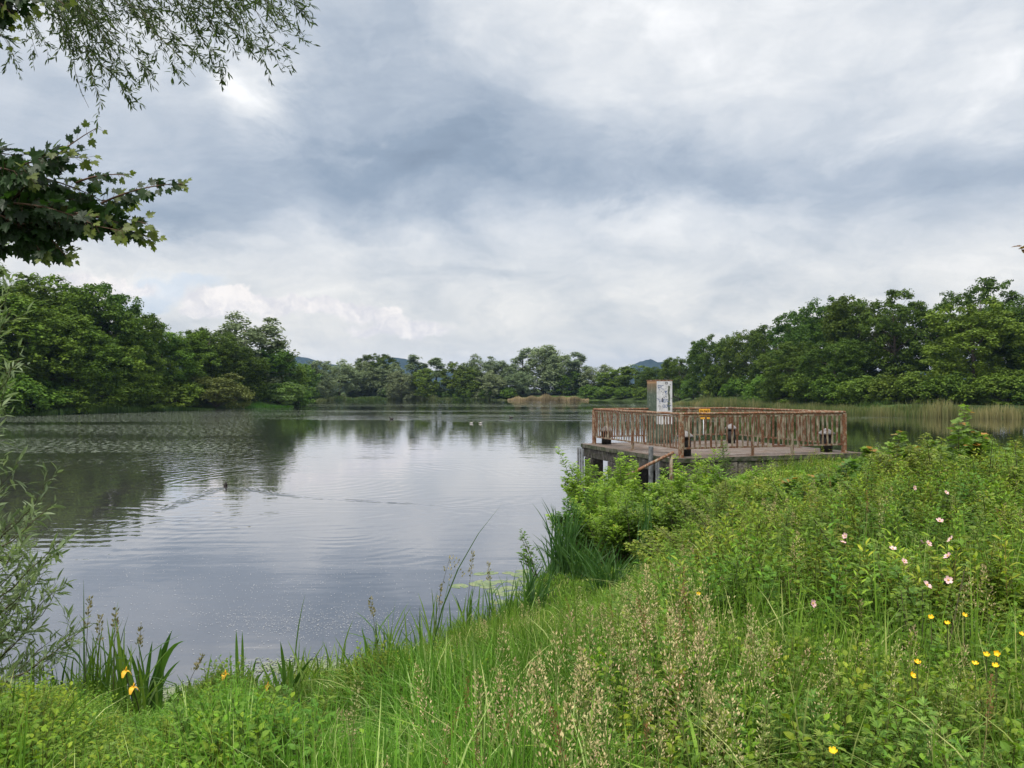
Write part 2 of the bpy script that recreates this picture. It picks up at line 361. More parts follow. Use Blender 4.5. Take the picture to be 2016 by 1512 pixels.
# wind ruffled areas against calm ones
zone = n.noise(n.v('MULTIPLY', P, (.35, 1, 1)), .045, 4, .6)
far_k = n.smooth(y, 60, 76)
ruf = n.m('MULTIPLY', far_k, n.smooth(zone, .38, .60))
left_k = n.smooth(n.m('ADD', x, n.m('MULTIPLY', y, .30)), 2.5, -3.5)
ruf = n.m('MAXIMUM', ruf, n.m('MAXIMUM', n.m('MULTIPLY', n.smooth(y, 20, 32), n.m('MULTIPLY', left_k, .9)), .07))
far2 = n.smooth(y, 60, 80)
ruf = n.m('MAXIMUM', ruf, n.m('MULTIPLY', far2, .35)); ruf = n.m('MAXIMUM', ruf, n.m('MULTIPLY', n.smooth(y, 110, 150), n.smooth(n.noise(n.v('MULTIPLY', P, (.25, 1, 1)), .06, 3), .35, .55)))
fine = n.noise(n.v('MULTIPLY', P, (1, .42, 1)), 2.6, 3, .6)
mid = n.noise(n.v('MULTIPLY', P, (1, .35, 1)), .9, 3, .6)
# long low undulations near the bank
wl = n.noise(n.v('MULTIPLY', P, (.16, 1, 1)), 1.6, 3, .5, .4)
swell = n.noise(n.v('MULTIPLY', P, (.35, 1, 1)), 3.2, 2, .5)
# rings and wake of the swimming duck
d1 = n.v('DISTANCE', P, (DUCK.x+1.0, DUCK.y+1.5, 0)); dn = n.m('MULTIPLY_ADD', n.noise(P, .3, 2), 2.0, d1)
ring = n.m('MULTIPLY', n.m('SINE', n.m('MULTIPLY', dn, 13.0)), n.m('MULTIPLY', n.smooth(d1, 1.0, 3.0), n.smooth(d1, 13.0, 5.0)))
ring = n.m('MULTIPLY', ring, n.smooth(n.noise(P, .25, 2), .42, .6))
d2 = n.v('DISTANCE', P, (-3.5, 15.0, 0)); dn2 = n.m('MULTIPLY_ADD', n.noise(P, .5, 2), 1.5, d2)
ring2 = n.m('MULTIPLY', n.m('SINE', n.m('MULTIPLY', dn2, 16.0)), n.m('MULTIPLY', n.smooth(d2, 6.5, 3.5), n.smooth(n.noise(P, .4, 2), .45, .6)))
h = n.m('MULTIPLY', n.m('ADD', n.m('MULTIPLY', fine, .034), n.m('MULTIPLY', mid, .03)), ruf)
h = n.m('ADD', h, n.m('MULTIPLY', wl, .0046)); h = n.m('ADD', h, n.m('MULTIPLY', swell, .0022))
h = n.m('MULTIPLY_ADD', ring, .0012, h); h = n.m('MULTIPLY_ADD', ring2, .0006, h)
# wakes: straight lines left by birds swimming out on the lake
for (ax, ay, bx, by, wd) in ((-12.3, 73.5, 9, 70.5, .55), (0, 78.5, 9.5, 77.5, .5), (DUCK.x, DUCK.y, DUCK.x+.2, 17.3, .3), (DUCK.x, DUCK.y, -5.2, 19.4, .28), (-5.6, 19.6, -1.6, 18.1, .22)):
    near = ay < 50
    Lg = math.hypot(bx-ax, by-ay); ux, uy = (bx-ax)/Lg, (by-ay)/Lg
    al = n.m('ADD', n.m('MULTIPLY', n.m('SUBTRACT', x, ax), ux), n.m('MULTIPLY', n.m('SUBTRACT', y, ay), uy))
    ac = n.m('ABSOLUTE', n.m('ADD', n.m('MULTIPLY', n.m('SUBTRACT', x, ax), -uy), n.m('MULTIPLY', n.m('SUBTRACT', y, ay), ux)))
    k = n.m('MULTIPLY', n.smooth(ac, wd, .1), n.m('MULTIPLY', n.smooth(al, 0, 1), n.smooth(al, Lg+(.3 if near else 14), Lg-(.3 if near else -6))))
    h = n.m('MULTIPLY_ADD', n.m('MULTIPLY', k, n.m('SINE', n.m('MULTIPLY', n.m('MULTIPLY_ADD', n.noise(P, 1.5, 2), 1.2, n.m('MULTIPLY_ADD', al, .5, ac)), 26))), .0017, h) if near else n.m('MULTIPLY_ADD', k, .09, h)
bump = n.new('ShaderNodeBump'); bump.inputs['Strength'].default_value = 1; bump.inputs['Distance'].default_value = 1.0; n.put(bump.inputs['Height'], h)
fr = n.new('ShaderNodeFresnel'); fr.inputs['IOR'].default_value = 1.45; n.l.new(bump.outputs[0], fr.inputs['Normal'])
speckle_zone = n.m('MULTIPLY', n.m('MAXIMUM', n.m('MULTIPLY', left_k, n.m('MULTIPLY', n.smooth(y, 21, 34), n.smooth(y, 125, 95))), n.m('MULTIPLY', n.smooth(y, 62, 74), n.m('MULTIPLY', n.smooth(y, 200, 150), n.smooth(zone, .40, .52)))), n.smooth(n.noise(n.v('MULTIPLY', P, (.3, 1, 1)), .07, 3), .25, .5))
spk = n.noise(n.v('MULTIPLY', P, (1, .22, 1)), 7.5, 3, .7); speckle = n.m('MULTIPLY', n.smooth(n.m('MULTIPLY_ADD', speckle_zone, .12, spk), .62, .72), speckle_zone)  # pale streaky speckles thresholded into the water's diffuse colour
df = n.new('ShaderNodeBsdfDiffuse'); n.put(df.inputs[0], n.mix(speckle, n.ramp(n.noise(P, .4, 4), [(.3, (.052, .050, .050)), (.7, (.072, .068, .066))]), (.22, .25, .20))); 
gl = n.new('ShaderNodeBsdfGlossy'); gl.inputs[0].default_value = (.93, .93, .95, 1); n.put(gl.inputs['Roughness'], n.m('MULTIPLY_ADD', ruf, .006, .006)); n.l.new(bump.outputs[0], gl.inputs['Normal'])
mx = n.new('ShaderNodeMixShader'); n.put(mx.inputs[0], n.m('MULTIPLY', n.m('MULTIPLY_ADD', fr.outputs[0], .92, .27, clamp=True), n.m('MULTIPLY_ADD', speckle, -.65, 1))); n.l.new(df.outputs[0], mx.inputs[1]); n.l.new(gl.outputs[0], mx.inputs[2]); n.l.new(mx.outputs[0], out.inputs[0])
M_WATER = m
gx = np.array([-95, 110.]); V = [(-95, 3, 0), (110, 3, 0), (110, 262, 0), (-95, 262, 0)]
water = link('water', make_mesh('water', V, [np.array([[0, 1, 2, 3]])], M_WATER)); water['kind'] = 'structure'

# ------------------------------------------------------------------ hills
nx, ny = 220, 40
hx = np.linspace(-2600, 2600, nx); hy = np.linspace(2000, 3600, ny); HX, HYY = np.meshgrid(hx, hy, indexing='ij')
def bump_(x0, h, sx): return h*np.exp(-((HX-x0)/sx)**2)
prof = np.maximum.reduce([bump_(-1000, 124, 620), bump_(-760, 116, 170), bump_(-390, 110, 130), bump_(-250, 66, 120)*1, bump_(462, 102, 78), bump_(520, 96, 60), bump_(640, 58, 190), bump_(1500, 70, 700)])
depth = np.clip(1-np.abs((HYY-2700)/700), 0, 1); HZ = prof*1.09*sstep(depth*1.15)
hr = np.random.default_rng(5)
HZ += (np.sin(HX*.021+1)*2+np.sin(HX*.055)*1.3+hr.uniform(-1.8, 1.8, HX.shape))*sstep(depth*2)
q = (np.arange(nx-1)[:, None]*ny+np.arange(ny-1)[None]).ravel(); q = np.stack([q, q+ny, q+ny+1, q+1], 1)
M_HILL = surf_mat('forested_hill', lambda n, p, t: n.ramp(n.noise(p, .03, 6, .7), [(.35, (.008, .016, .010)), (.7, (.028, .045, .02))]), 1, 0)
hills = link('hills', make_mesh('hills', np.stack([HX.ravel(), HYY.ravel(), HZ.ravel()], 1), [q], M_HILL)); hills['kind'] = 'structure'

# ------------------------------------------------------------------ trees
def crown_mesh(seed, H, R, zb, nclump, nleaf, lsize, base, tipc, flat=.5, crad=1.0, kind='round', gaps=0.0, leaf=L_QUAD, up=.9):
    """returns crown mesh + trunk mesh; clumps of leaf faces spread through an uneven crown"""
    rng = np.random.default_rng(seed); n = nclump
    tt = rng.uniform(0, 1, n); ang = rng.uniform(0, 2*np.pi, n)
    if kind == 'round': prof = np.sqrt(np.clip(1-(2*tt-.95)**2/1.15, 0, 1))
    elif kind == 'full': prof = (1-np.minimum(tt, 1)**2.6)**.6*(.88+.12*np.sin(tt*8+seed))
    elif kind == 'column': prof = np.clip(1-np.abs(tt-.4)**1.7*1.7, .1, 1)
    elif kind == 'bush': prof = np.sqrt(np.clip(1-tt**2*.98, 0, 1))
    nl = {'full': 20, 'round': 17, 'column': 11, 'bush': 10}[kind]
    def profile(u):
        if kind == 'bush': return np.sqrt(np.clip(1-u**2*.98, 0, 1))
        if kind == 'column': return np.clip(1-np.abs(u-.4)**1.7*1.7, .1, 1)
        if kind == 'round': return np.sqrt(np.clip(1-((u-.52)/.60)**2, 0, 1))
        return np.where(u > .45, np.sqrt(np.clip(1-((u-.45)/.60)**2, 0, 1)), .86+.14*u/.45)
    lr = R*rng.uniform(.28, .46, nl)*(.8 if kind == 'column' else 1); lu = (np.arange(nl)+rng.uniform(.1, .9, nl))/nl; la = np.arange(nl)*2.4+rng.uniform(-.5, .5, nl)
    lz = zb+lr*.6+(H-zb-lr*1.45)*lu; lrad = np.maximum(R*profile((lz-zb)/(H-zb))*rng.uniform(.9, 1.12, nl)-lr, 0)*np.where(rng.uniform(0, 1, nl) < .2, .4, 1)
    LC = np.stack([lrad*np.cos(la), lrad*np.sin(la), lz], 1)
    li = rng.choice(nl, n, p=lr**2/np.sum(lr**2)); dv = rng.normal(0, 1, (n, 3)); dv += np.concatenate([LC[li, :2]/R*.9, np.full((n, 1), .25)], 1); dv /= np.linalg.norm(dv, axis=1)[:, None]
    C = LC[li]+dv*(lr[li]*rng.uniform(.55, 1.0, n)**.6)[:, None]*np.array([1, 1, 1.15]); C[:, 2] = np.clip(C[:, 2], zb*.6+.1, H)
    if gaps:
        gc = rng.uniform(-1, 1, (7, 3))*[R, R, (H-zb)*.3]+[0, 0, zb+(H-zb)*.5]
        keep = np.min(np.linalg.norm(C[:, None]-gc[None], axis=2), 1) > gaps; C = C[keep]; n = len(C)
    cr = crad*rng.uniform(.6, 1.3, n)
    per = nleaf//n
    d = rng.normal(0, 1, (n, per, 3)); d /= np.linalg.norm(d, axis=2)[..., None]
    d[..., 2] = np.where(rng.uniform(0, 1, (n, per)) < .35, np.abs(d[..., 2]), d[..., 2])
    rad = cr[:, None]*rng.uniform(.35, 1.08, (n, per))
    pos = C[:, None, :]+d*rad[..., None]*np.array([1, 1, flat])
    pos = pos.reshape(-1, 3); dd = d.reshape(-1, 3)
    nrm = dd*.8+np.array([0, 0, up])+rng.normal(0, .45, dd.shape)
    ax = np.cross(nrm, rng.normal(0, 1, dd.shape)); M = frames(ax, rng, jit=0)
    nz = nrm/np.linalg.norm(nrm, axis=1)[:, None]; y = ax/np.linalg.norm(ax, axis=1)[:, None]; xx = np.cross(y, nz); M = np.stack([xx, y, nz], -1)
    s = lsize*rng.uniform(.6, 1.35, len(pos)); M = M*s[:, None, None]
    k = rng.uniform(0, 1, (n, 1)); k = np.repeat(k, per, 0).ravel()[:, None]*.55+rng.uniform(0, .45, (len(pos), 1))
    Cc = np.asarray(base)*(1-k)+np.asarray(tipc)*k
    pos[:, 2] = np.maximum(pos[:, 2], .05)
    mb = MB(); inst(mb, leaf[0], leaf[1], M, pos, Cc)
    cm = mb.mesh('crown', M_FAR)
    tb = MB(); hh = H*.82; z = np.linspace(-.3, hh, 8); w0 = H*.016+.04
    ph = rng.uniform(0, 6)
    tx = .22*np.sin(z*.35+ph)*z/hh; ty = .22*np.cos(z*.3+ph)*z/hh
    tb.tube(np.stack([tx, ty, z], 1), np.linspace(w0*1.25, w0*.2, 8), 7)
    for kx in rng.choice(n, min(n, 34), replace=False):
        e = C[kx]; z0 = max(zb*.6, e[2]-np.hypot(e[0], e[1])*rng.uniform(.5, 1.0)); z0 = min(z0, hh*.92)
        f = z0/hh; st = np.array([.22*math.sin(z0*.35+ph)*f, .22*math.cos(z0*.3+ph)*f, z0])
        md = st*.5+e*.5+np.array([0, 0, .25]); pts = [st, md, e]
        r0 = w0*(1-f*.8)*.45; tb.tube(pts, [r0, r0*.6, r0*.2], 4, cap=False)
    return cm, tb.mesh('trunk', M_BARK, True)
DG0, DG1 = (.032, .064, .012), (.115, .185, .030)      # oak / alder
MG0, MG1 = (.042, .084, .014), (.165, .255, .038)      # ash
SG0, SG1 = (.110, .145, .072), (.225, .275, .150)      # willow, silvery
OG0, OG1 = (.080, .095, .025), (.210, .225, .065)      # olive bush
V_ = {}
V_['oak'] = [crown_mesh(11+s, 15, 5.6, .6, 430, 26000, .34, DG0, DG1, .9, .66, 'full', up=.55) for s in range(3)]
V_['oakgap'] = [crown_mesh(21+s, 15, 6.0, 1.6, 330, 20000, .34, DG0, DG1, .65, .72, 'round', gaps=1.0, up=.55) for s in range(2)]
V_['ash'] = [crown_mesh(31+s, 16, 5.4, .5, 440, 26000, .34, MG0, MG1, .9, .66, 'full', up=.55) for s in range(3)]
V_['willow'] = [crown_mesh(41+s, 13, 4.6, .2, 300, 14000, .38, SG0, SG1, .9, .72, 'full', up=.6) for s in range(3)]
V_['poplar'] = [crown_mesh(51+s, 14, 3.0, .4, 190, 9000, .42, SG0, SG1, .95, .7, 'column', gaps=.5) for s in range(2)]
V_['alder'] = [crown_mesh(61+s, 11, 4.4, .1, 280, 12000, .40, DG0, MG1, .6, .8, 'full') for s in range(3)]
V_['bush'] = [crown_mesh(71+s, 4, 3.2, .05, 140, 7500, .30, MG0, MG1, .6, .65, 'bush') for s in range(3)]
V_['olive'] = [crown_mesh(81+s, 5, 4.0, .05, 200, 10000, .27, OG0, OG1, .6, .65, 'bush') for s in range(1)]
V_['greybush'] = [crown_mesh(85+s, 5, 4.0, .05, 180, 9000, .30, SG0, MG1, .6, .65, 'bush') for s in range(1)]
V_H = dict(oak=15, oakgap=15, ash=16, willow=13, poplar=14, alder=11, bush=4, olive=5, greybush=5)
V_R = dict(oak=5.6, oakgap=6, ash=5.4, willow=4.6, poplar=3.0, alder=4.4, bush=3.2, olive=4, greybush=4)
tcount = [0]
def tree(name, kind, px, topy, hw, d, label, cat, group, rng=random.Random(3), zoff=0):
    x = (px-CX)/F*d; gzv = g1(x, d)+zoff
    Ht = (CAMZ+(HY-topy)/F*d-gzv)*1.055; R = hw/F*d*1.34
    v = V_[kind][tcount[0] % len(V_[kind])]; tcount[0] += 1
    o = empty(name, (x, d, gzv), label, cat, group, rng.uniform(0, 6.28))
    s = Ht/V_H[kind]; sr = R/V_R[kind]
    sr = max(min(sr, s*1.9), s*.62)
    o.scale = (sr, sr, s*1.0)
    for nm, me in (('crown', v[0]), ('trunk', v[1])): link(nm, me, o)
    return o
GL = 'trees on the left shore'; GR = 'trees on the right shore'; GF = 'trees along the far shore'
left = [
 ('ash_tree','ash',-60,560,115,88,'leafy green tree at the left edge behind the silver willow twigs'),
 ('ash_tree','ash',15,552,100,93,'tall bright green tree nearest the left edge of the left shore wood'),
 ('ash_tree','ash',105,560,88,97,'tall broad green tree second from the left edge on the left shore'),
 ('ash_tree','ash',170,582,72,99,'rounded green tree between the tall left pair and the tree with a see-through top'),
 ('ash_tree','oakgap',215,578,62,103,'green tree whose thin top lets the sky through, right end of the tallest left group'),
 ('ash_tree','ash',262,625,62,106,'green tree sloping down right of the see-through crown'),
 ('ash_tree','ash',318,662,55,112,'lower dark green tree below the bare twig tops on the left shore'),
 ('ash_tree','ash',362,660,50,116,'dark green tree left of the grey-green dome on the left shore'),
 ('ash_tree','oak',410,652,48,122,'dark tree just left of the grey-green domed tree'),
 ('white_poplar','willow',480,628,74,136,'tall domed grey-green poplar standing above the left shore wood'),
 ('alder_tree','oak',462,680,50,124,'dark green tree in front of the grey-green domed poplar'),
 ('alder_tree','oak',522,690,50,134,'dark green tree sloping down right of the domed poplar'),
 ('alder_tree','alder',560,718,40,140,'last small dark tree at the right tip of the left shore wood'),
 ('ash_tree','ash',60,600,80,90,'full green tree in the front row below the tall left pair'),
 ('ash_tree','ash',150,640,70,94,'front row green tree with a pale trunk showing near the water'),
 ('ash_tree','ash',240,668,60,101,'front row dark green tree below the see-through crown'),
]
for a in left: tree(*a[:6], a[6], 'tree', GL)
lb = [('bush',20,745,60,84),('bush',80,752,55,89),('bush',140,765,45,91),('bush',195,748,55,96),('bush',255,745,50,101),('bush',310,758,42,106),('bush',352,752,42,110),
      ('olive',425,742,52,115),('bush',385,745,45,116),('bush',490,765,35,128),('greybush',550,757,42,131),('bush',588,766,25,138)]
lbl = ['dark green bush at the waterline behind the silver willow twigs','dark green bush beside the left edge reeds','low bush under the pale trunk on the left shore','leafy bush below the see-through tree',
 'leafy bush left of centre at the foot of the left wood','low bush with dark gap beside it on the left shore','bush touching the olive mound','olive-brown rounded willow bush overhanging the water',
 'dark bush just behind the olive mound','low bush beside the bright green sedge on the left point','grey-green bush at the tip of the left shore','smallest bush at the very tip of the left point']
for a, l in zip(lb, lbl): tree('bush', *a, l, 'bush', 'bushes at the foot of the left wood')
far = [
 ('willow_tree','alder',596,722,26,205,'dark small tree at the left end of the far shore'),
 ('willow_tree','willow',625,716,30,222,'grey-green willow under the left blue hill'),
 ('willow_tree','willow',668,714,32,236,'grey-green willow second from the left on the far shore'),
 ('willow_tree','willow',705,716,32,246,'bushy grey willow left of the tallest green tree by the gap of the hills'),
 ('alder_tree','oak',742,700,34,252,'round mid-green tree rising behind the willows left of the second blue hill'),
 ('willow_tree','willow',765,720,28,246,'pale willow right beside the round mid-green tree'),
 ('willow_tree','willow',790,735,24,238,'low pale willow in front of the second blue hill'),
 ('poplar_tree','poplar',818,703,22,243,'upright tree with a feathery top right of the second blue hill'),
 ('poplar_tree','poplar',858,708,22,241,'upright tree closing the notch before the small hill gap'),
 ('alder_tree','alder',838,730,22,238,'low dark tree between the two upright trees'),
 ('alder_tree','alder',905,716,28,238,'bright green tree right of the small hill gap'),
 ('willow_tree','willow',945,704,34,240,'broad willow left of the tallest grey group'),
 ('alder_tree','alder',930,732,26,234,'dark low tree standing in front of the broad willow'),
 ('willow_tree','willow',985,716,28,238,'grey willow with a flat top next to the tall group'),
 ('willow_tree','willow',965,734,28,232,'front willow mound by the water left of the tan reeds'),
 ('poplar_tree','poplar',1030,690,22,244,'tallest pointed tree at the left of the tall grey group'),
 ('willow_tree','willow',1072,688,44,246,'biggest grey-green willow in the middle of the far shore'),
 ('willow_tree','willow',1015,728,24,234,'small rounded willow just left of the tan reeds'),
 ('willow_tree','willow',1105,704,30,243,'willow on the right flank of the biggest grey-green willow'),
 ('poplar_tree','poplar',1138,697,22,243,'loose topped tree right of the tall grey group'),
 ('alder_tree','alder',1120,735,24,240,'low dark tree behind the tan reeds'),
 ('willow_tree','willow',1180,722,30,238,'pale blossoming willow left of the dark bushes'),
 ('alder_tree','alder',1210,728,28,232,'dark tree right of the pale blossoming willow'),
 ('alder_tree','alder',1250,722,30,225,'dark broad tree left of the painted cabinet below the right hill'),
 ('alder_tree','oak',1290,726,28,212,'dark tree directly behind the painted cabinet'),
 ('oak_tree','oak',1338,706,30,190,'dark green tree right of the cabinet at the foot of the right hill'),
 ('oak_tree','oakgap',1325,716,24,200,'loose crowned tree between the right hill and the right wood'),
]
for a in far: tree(*a[:6], a[6], 'tree', GF)
fb = [(612,766,18,218),(650,768,18,236),(690,770,20,246),(728,766,20,248),(770,757,20,244),(800,766,14,241),(850,766,18,239),(890,768,16,236),(920,762,20,234),(960,766,18,231),(1000,764,18,230),(1160,760,20,229),(1195,762,20,224),(1230,764,20,216),(1262,764,18,208),(1300,760,18,204)]
for k, a in enumerate(fb):
    tree('bush', 'bush', *a, ['low dark bush at the foot of the far shore trees', 'bright green low bush at the far waterline'][0 if k != 4 else 1], 'bush', 'bushes along the far waterline')
right = [
 ('oak_tree','oak',1392,672,36,165,'dark oak at the left end of the right shore wood'),
 ('oak_tree','oak',1430,664,36,158,'dark oak second from the left end of the right shore wood'),
 ('oak_tree','oak',1478,658,42,148,'dark oak above the grassy bank, left part of the right wood'),
 ('oak_tree','oak',1530,642,44,138,'dark oak where the right wood starts to climb'),
 ('oak_tree','oak',1580,616,50,128,'tall oak on the slope of the right wood skyline'),
 ('oak_tree','oak',1628,598,52,120,'tall oak left of the highest flat part of the right wood'),
 ('oak_tree','oak',1690,590,58,113,'tall oak in the flat high part of the right wood'),
 ('oak_tree','oakgap',1760,589,64,107,'tall oak with sky showing through its crown left of the skyline notch'),
 ('oak_tree','oakgap',1790,612,50,112,'thin crowned oak filling the skyline notch of the right wood'),
 ('oak_tree','oakgap',1845,612,44,108,'thin dark oak just right of the skyline notch'),
 ('oak_tree','oakgap',1932,562,62,104,'highest oak at the right, rising behind the round bright one'),
 ('oak_tree','ash',1915,606,78,90,'round brighter green tree in front of the highest oak at the right'),
 ('oak_tree','oak',2005,600,62,92,'green oak cut by the right edge of the view'),
 ('oak_tree','oak',2080,590,70,88,'oak beyond the right edge of the view'),
 ('oak_tree','oak',1560,680,50,118,'lower oak in the front row above the reeds, left'),
 ('oak_tree','oak',1645,672,52,106,'lower oak in the front row above the reeds, middle'),
]
for a in right: tree(*a[:6], a[6], 'tree', GR)
rb = [(1365,748,22,172),(1410,738,26,158),(1455,745,28,146),(1500,742,30,132),(1540,748,32,122),(1585,740,38,111),(1640,742,40,103),(1700,745,40,98),(1755,742,40,94),(1810,738,44,91),(1870,738,44,88),(1930,742,44,86),(1985,735,44,85),(2040,740,44,84)]
rl = ['far left understorey bush on the right shore','bush behind the grassy bank','bush at the top of the grassy bank','dark bush above the reeds left of the rusty railing corner','dark bush above the railing',
 'broad dark bush under the climbing skyline','broad dark bush above the right railing corner','dark bush above the water right of the platform','dark bush below the crown with sky gaps','dark bush below the skyline notch',
 'bush under the round bright tree','bush right of centre under the round bright tree','bush near the right edge above the reeds','bush beyond the right edge']
for a, l in zip(rb, rl): tree('bush', 'bush', *a, l, 'bush', 'bushes under the right wood')

# ------------------------------------------------------------------ reeds and other strips on the far banks
def blades(rng, base, hgt, wid, lean, colr, colt, mb, seg=3, droop=.35):
    """vectorised tapered blades"""
    n = len(base); a = rng.uniform(0, 2*np.pi, n); fa = rng.uniform(0, 2*np.pi, n)
    ld = np.stack([np.cos(a), np.sin(a)], 1)*lean[:, None]; fd = np.stack([np.cos(fa), np.sin(fa)], 1)
    ts = np.linspace(0, 1, seg+1); P_ = []; Cc = []
    for t_ in ts:
        b = t_**1.8; off = ld*hgt[:, None]*b; zz = hgt*(t_-droop*lean*t_**2.5)
        wv_ = wid*(1-t_**2.2)*.5*(.75+.5*min(t_*3, 1))
        ctr = np.concatenate([base[:, :2]+off, (base[:, 2]+zz)[:, None]], 1)
        side = np.concatenate([fd*wv_[:, None], np.zeros((n, 1))], 1)
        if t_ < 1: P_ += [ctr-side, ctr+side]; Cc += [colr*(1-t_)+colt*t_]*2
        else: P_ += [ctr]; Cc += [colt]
    nv = 2*seg+1; V = np.stack(P_, 1).reshape(-1, 3); CC = np.stack(Cc, 1).reshape(-1, 3)
    off = (np.arange(n)*nv)[:, None]
    qs = np.concatenate([off+np.array([2*k, 2*k+1, 2*k+3, 2*k+2])[None] for k in range(seg-1)]) if seg > 1 else np.zeros((0, 4), int)
    tr = off+np.array([2*seg-2, 2*seg-1, 2*seg])[None]
    mb.add(V, [qs, tr], CC)
def mixc(rng, n, a, b, jit=.12):
    k = rng.uniform(0, 1, (n, 1)); c = np.asarray(a)*(1-k)+np.asarray(b)*k; return c*rng.uniform(1-jit, 1+jit, (n, 1))
def along(pts, n, rng, spread):
    pts = np.array(pts, float); seg = np.linalg.norm(np.diff(pts, axis=0), axis=1); cum_ = np.concatenate([[0], np.cumsum(seg)])
    s = rng.uniform(0, cum_[-1], n); k = np.clip(np.searchsorted(cum_, s)-1, 0, len(seg)-1); f = (s-cum_[k])/seg[k]
    p = pts[k]*(1-f[:, None])+pts[k+1]*f[:, None]; dr = (pts[k+1]-pts[k])/seg[k][:, None]; nrm = np.stack([dr[:, 1], -dr[:, 0]], 1)
    return p+nrm*rng.uniform(spread[0], spread[1], n)[:, None]
def reedbed(name, pts, n, spread, h, c0, c1, label, seed=1, wd=.05, zb=None):
    rng = np.random.default_rng(seed); p = along(pts, n, rng, spread)
    pn = np.sin(p[:, 0]*.9)*np.cos(p[:, 1]*.7+1)+np.sin(p[:, 0]*.23+2)
    e0 = np.minimum(np.linalg.norm(p-np.array(pts[0]), axis=1), np.linalg.norm(p-np.array(pts[-1]), axis=1)); hh = h*rng.uniform(.5, 1.15, n)*(1+.14*pn)*(.25+.75*sstep(e0/9))*(.75+.35*np.sin(p[:, 0]*1.1)*np.sin(p[:, 0]*.37+1)); z = np.maximum(gz(p[:, 0], p[:, 1]), 0.)
    mb = MB(); base = np.concatenate([p, z[:, None]], 1)
    patch = (sstep((pn+1.0)/2.0)[:, None]*.6+rng.uniform(0, .4, (n, 1))); cc = np.asarray(c0)*(1-patch)+np.asarray(c1)*patch
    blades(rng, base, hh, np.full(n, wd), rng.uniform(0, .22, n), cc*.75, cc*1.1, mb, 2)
    o = mb.build(name, M_GRASS); return tag(o, label, 'reeds', kind='stuff')
GRN0, GRN1 = (.055, .11, .022), (.12, .19, .05); TAN0, TAN1 = (.16, .13, .07), (.38, .31, .19)
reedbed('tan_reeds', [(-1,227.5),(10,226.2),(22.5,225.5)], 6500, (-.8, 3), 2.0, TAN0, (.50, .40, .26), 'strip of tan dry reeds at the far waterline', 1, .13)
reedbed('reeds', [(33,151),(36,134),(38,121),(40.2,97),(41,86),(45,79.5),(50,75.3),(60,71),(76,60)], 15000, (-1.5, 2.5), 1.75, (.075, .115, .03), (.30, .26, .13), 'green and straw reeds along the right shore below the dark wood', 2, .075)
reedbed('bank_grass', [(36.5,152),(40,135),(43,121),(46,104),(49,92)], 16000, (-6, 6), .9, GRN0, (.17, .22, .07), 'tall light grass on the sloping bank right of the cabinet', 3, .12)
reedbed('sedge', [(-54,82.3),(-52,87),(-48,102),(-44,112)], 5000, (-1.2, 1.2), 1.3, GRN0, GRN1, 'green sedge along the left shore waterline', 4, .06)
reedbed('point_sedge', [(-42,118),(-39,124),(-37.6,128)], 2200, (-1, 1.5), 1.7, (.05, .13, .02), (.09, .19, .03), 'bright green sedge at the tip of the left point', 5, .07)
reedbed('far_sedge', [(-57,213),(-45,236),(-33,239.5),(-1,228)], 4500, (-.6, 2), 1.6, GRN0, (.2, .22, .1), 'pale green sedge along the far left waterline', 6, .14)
# ------------------------------------------------------------------ platform over the water
DECK = 1.21
Nn = np.array([3.78, 17.2]); Lf = np.array([2.32, 21.7]); Rt = np.array([8.03, 18.6]); Fr = Lf+Rt-Nn
u1 = (Rt-Nn)/np.linalg.norm(Rt-Nn); u2 = (Lf-Nn)/np.linalg.norm(Lf-Nn)
ang1 = math.atan2(u1[1], u1[0])
def pl(a, b): p = Nn+u1*a+u2*b; return p
LN = np.linalg.norm(Rt-Nn); LL = np.linalg.norm(Lf-Nn); o_ = .32
plat = empty('platform', (*((Nn+Fr)/2), 0), 'old square concrete platform on piles at the water edge', 'platform')
pinv = -np.array([*((Nn+Fr)/2), 0])
mb = MB(); rng = np.random.default_rng(4)
def ragged(a0, b0, a1, b1, n=26, j=.018):
    return [tuple(pl(a0+(a1-a0)*k/n+rng.uniform(-j, j), b0+(b1-b0)*k/n+rng.uniform(-j, j))+pinv[:2]) for k in range(n)]
poly = ragged(-.30, -.18, LN+.42, -.18)+ragged(LN+.42, -.18, LN+.42, LL+.3)+ragged(LN+.42, LL+.3, -.30, LL+.3)+ragged(-.30, LL+.3, -.30, -.18)
mb.prism(poly, DECK-.10, DECK); mb.build('deck_slab', M_DECK, plat)
Rm = np.stack([[*u1, 0], [*u2, 0], [0, 0, 1]], 1)
def lbox(mb, a0, b0, z0, a1, b1, z1, **k): mb.box((a0, b0, z0), (a1, b1, z1), Rm, (Nn[0]+pinv[0], Nn[1]+pinv[1], 0), **k)
mb = MB(); lbox(mb, -.27, -.05, DECK-.36, -.02, LL+.27, DECK-.103); mb.build('edge_beam', M_DARKC, plat, bevel=.02)
mb = MB(); lbox(mb, -.02, LL, DECK-.36, LN+.3, LL+.27, DECK-.103); mb.build('edge_beam', M_DARKC, plat, bevel=.02)
mb = MB()
for k in range(6):
    a0 = -.24+k*.82; lbox(mb, a0+rng.uniform(0, .01), -.15+rng.uniform(-.02, .02), -.1, a0+.80, .25, DECK-.104-rng.uniform(0, .01))
mb.build('abutment_wall', M_MOSS, plat, bevel=.025)
for (a, b, w1, w2) in ((-.12, 2.85, .16, .42), (-.12, 2.05, .14, .14), (-.10, LL-.2, .2, .2), (2.2, LL+.1, .2, .3), (LN, LL, .2, .2), (2.2, 2.4, .25, .25)):
    mb = MB(); lbox(mb, a-w1, b-w2, -1.4, a+w1, b+w2, DECK-.362 if b > 1 and a < .1 else DECK-.106); mb.build('pile', M_DARKC, plat, bevel=.02)
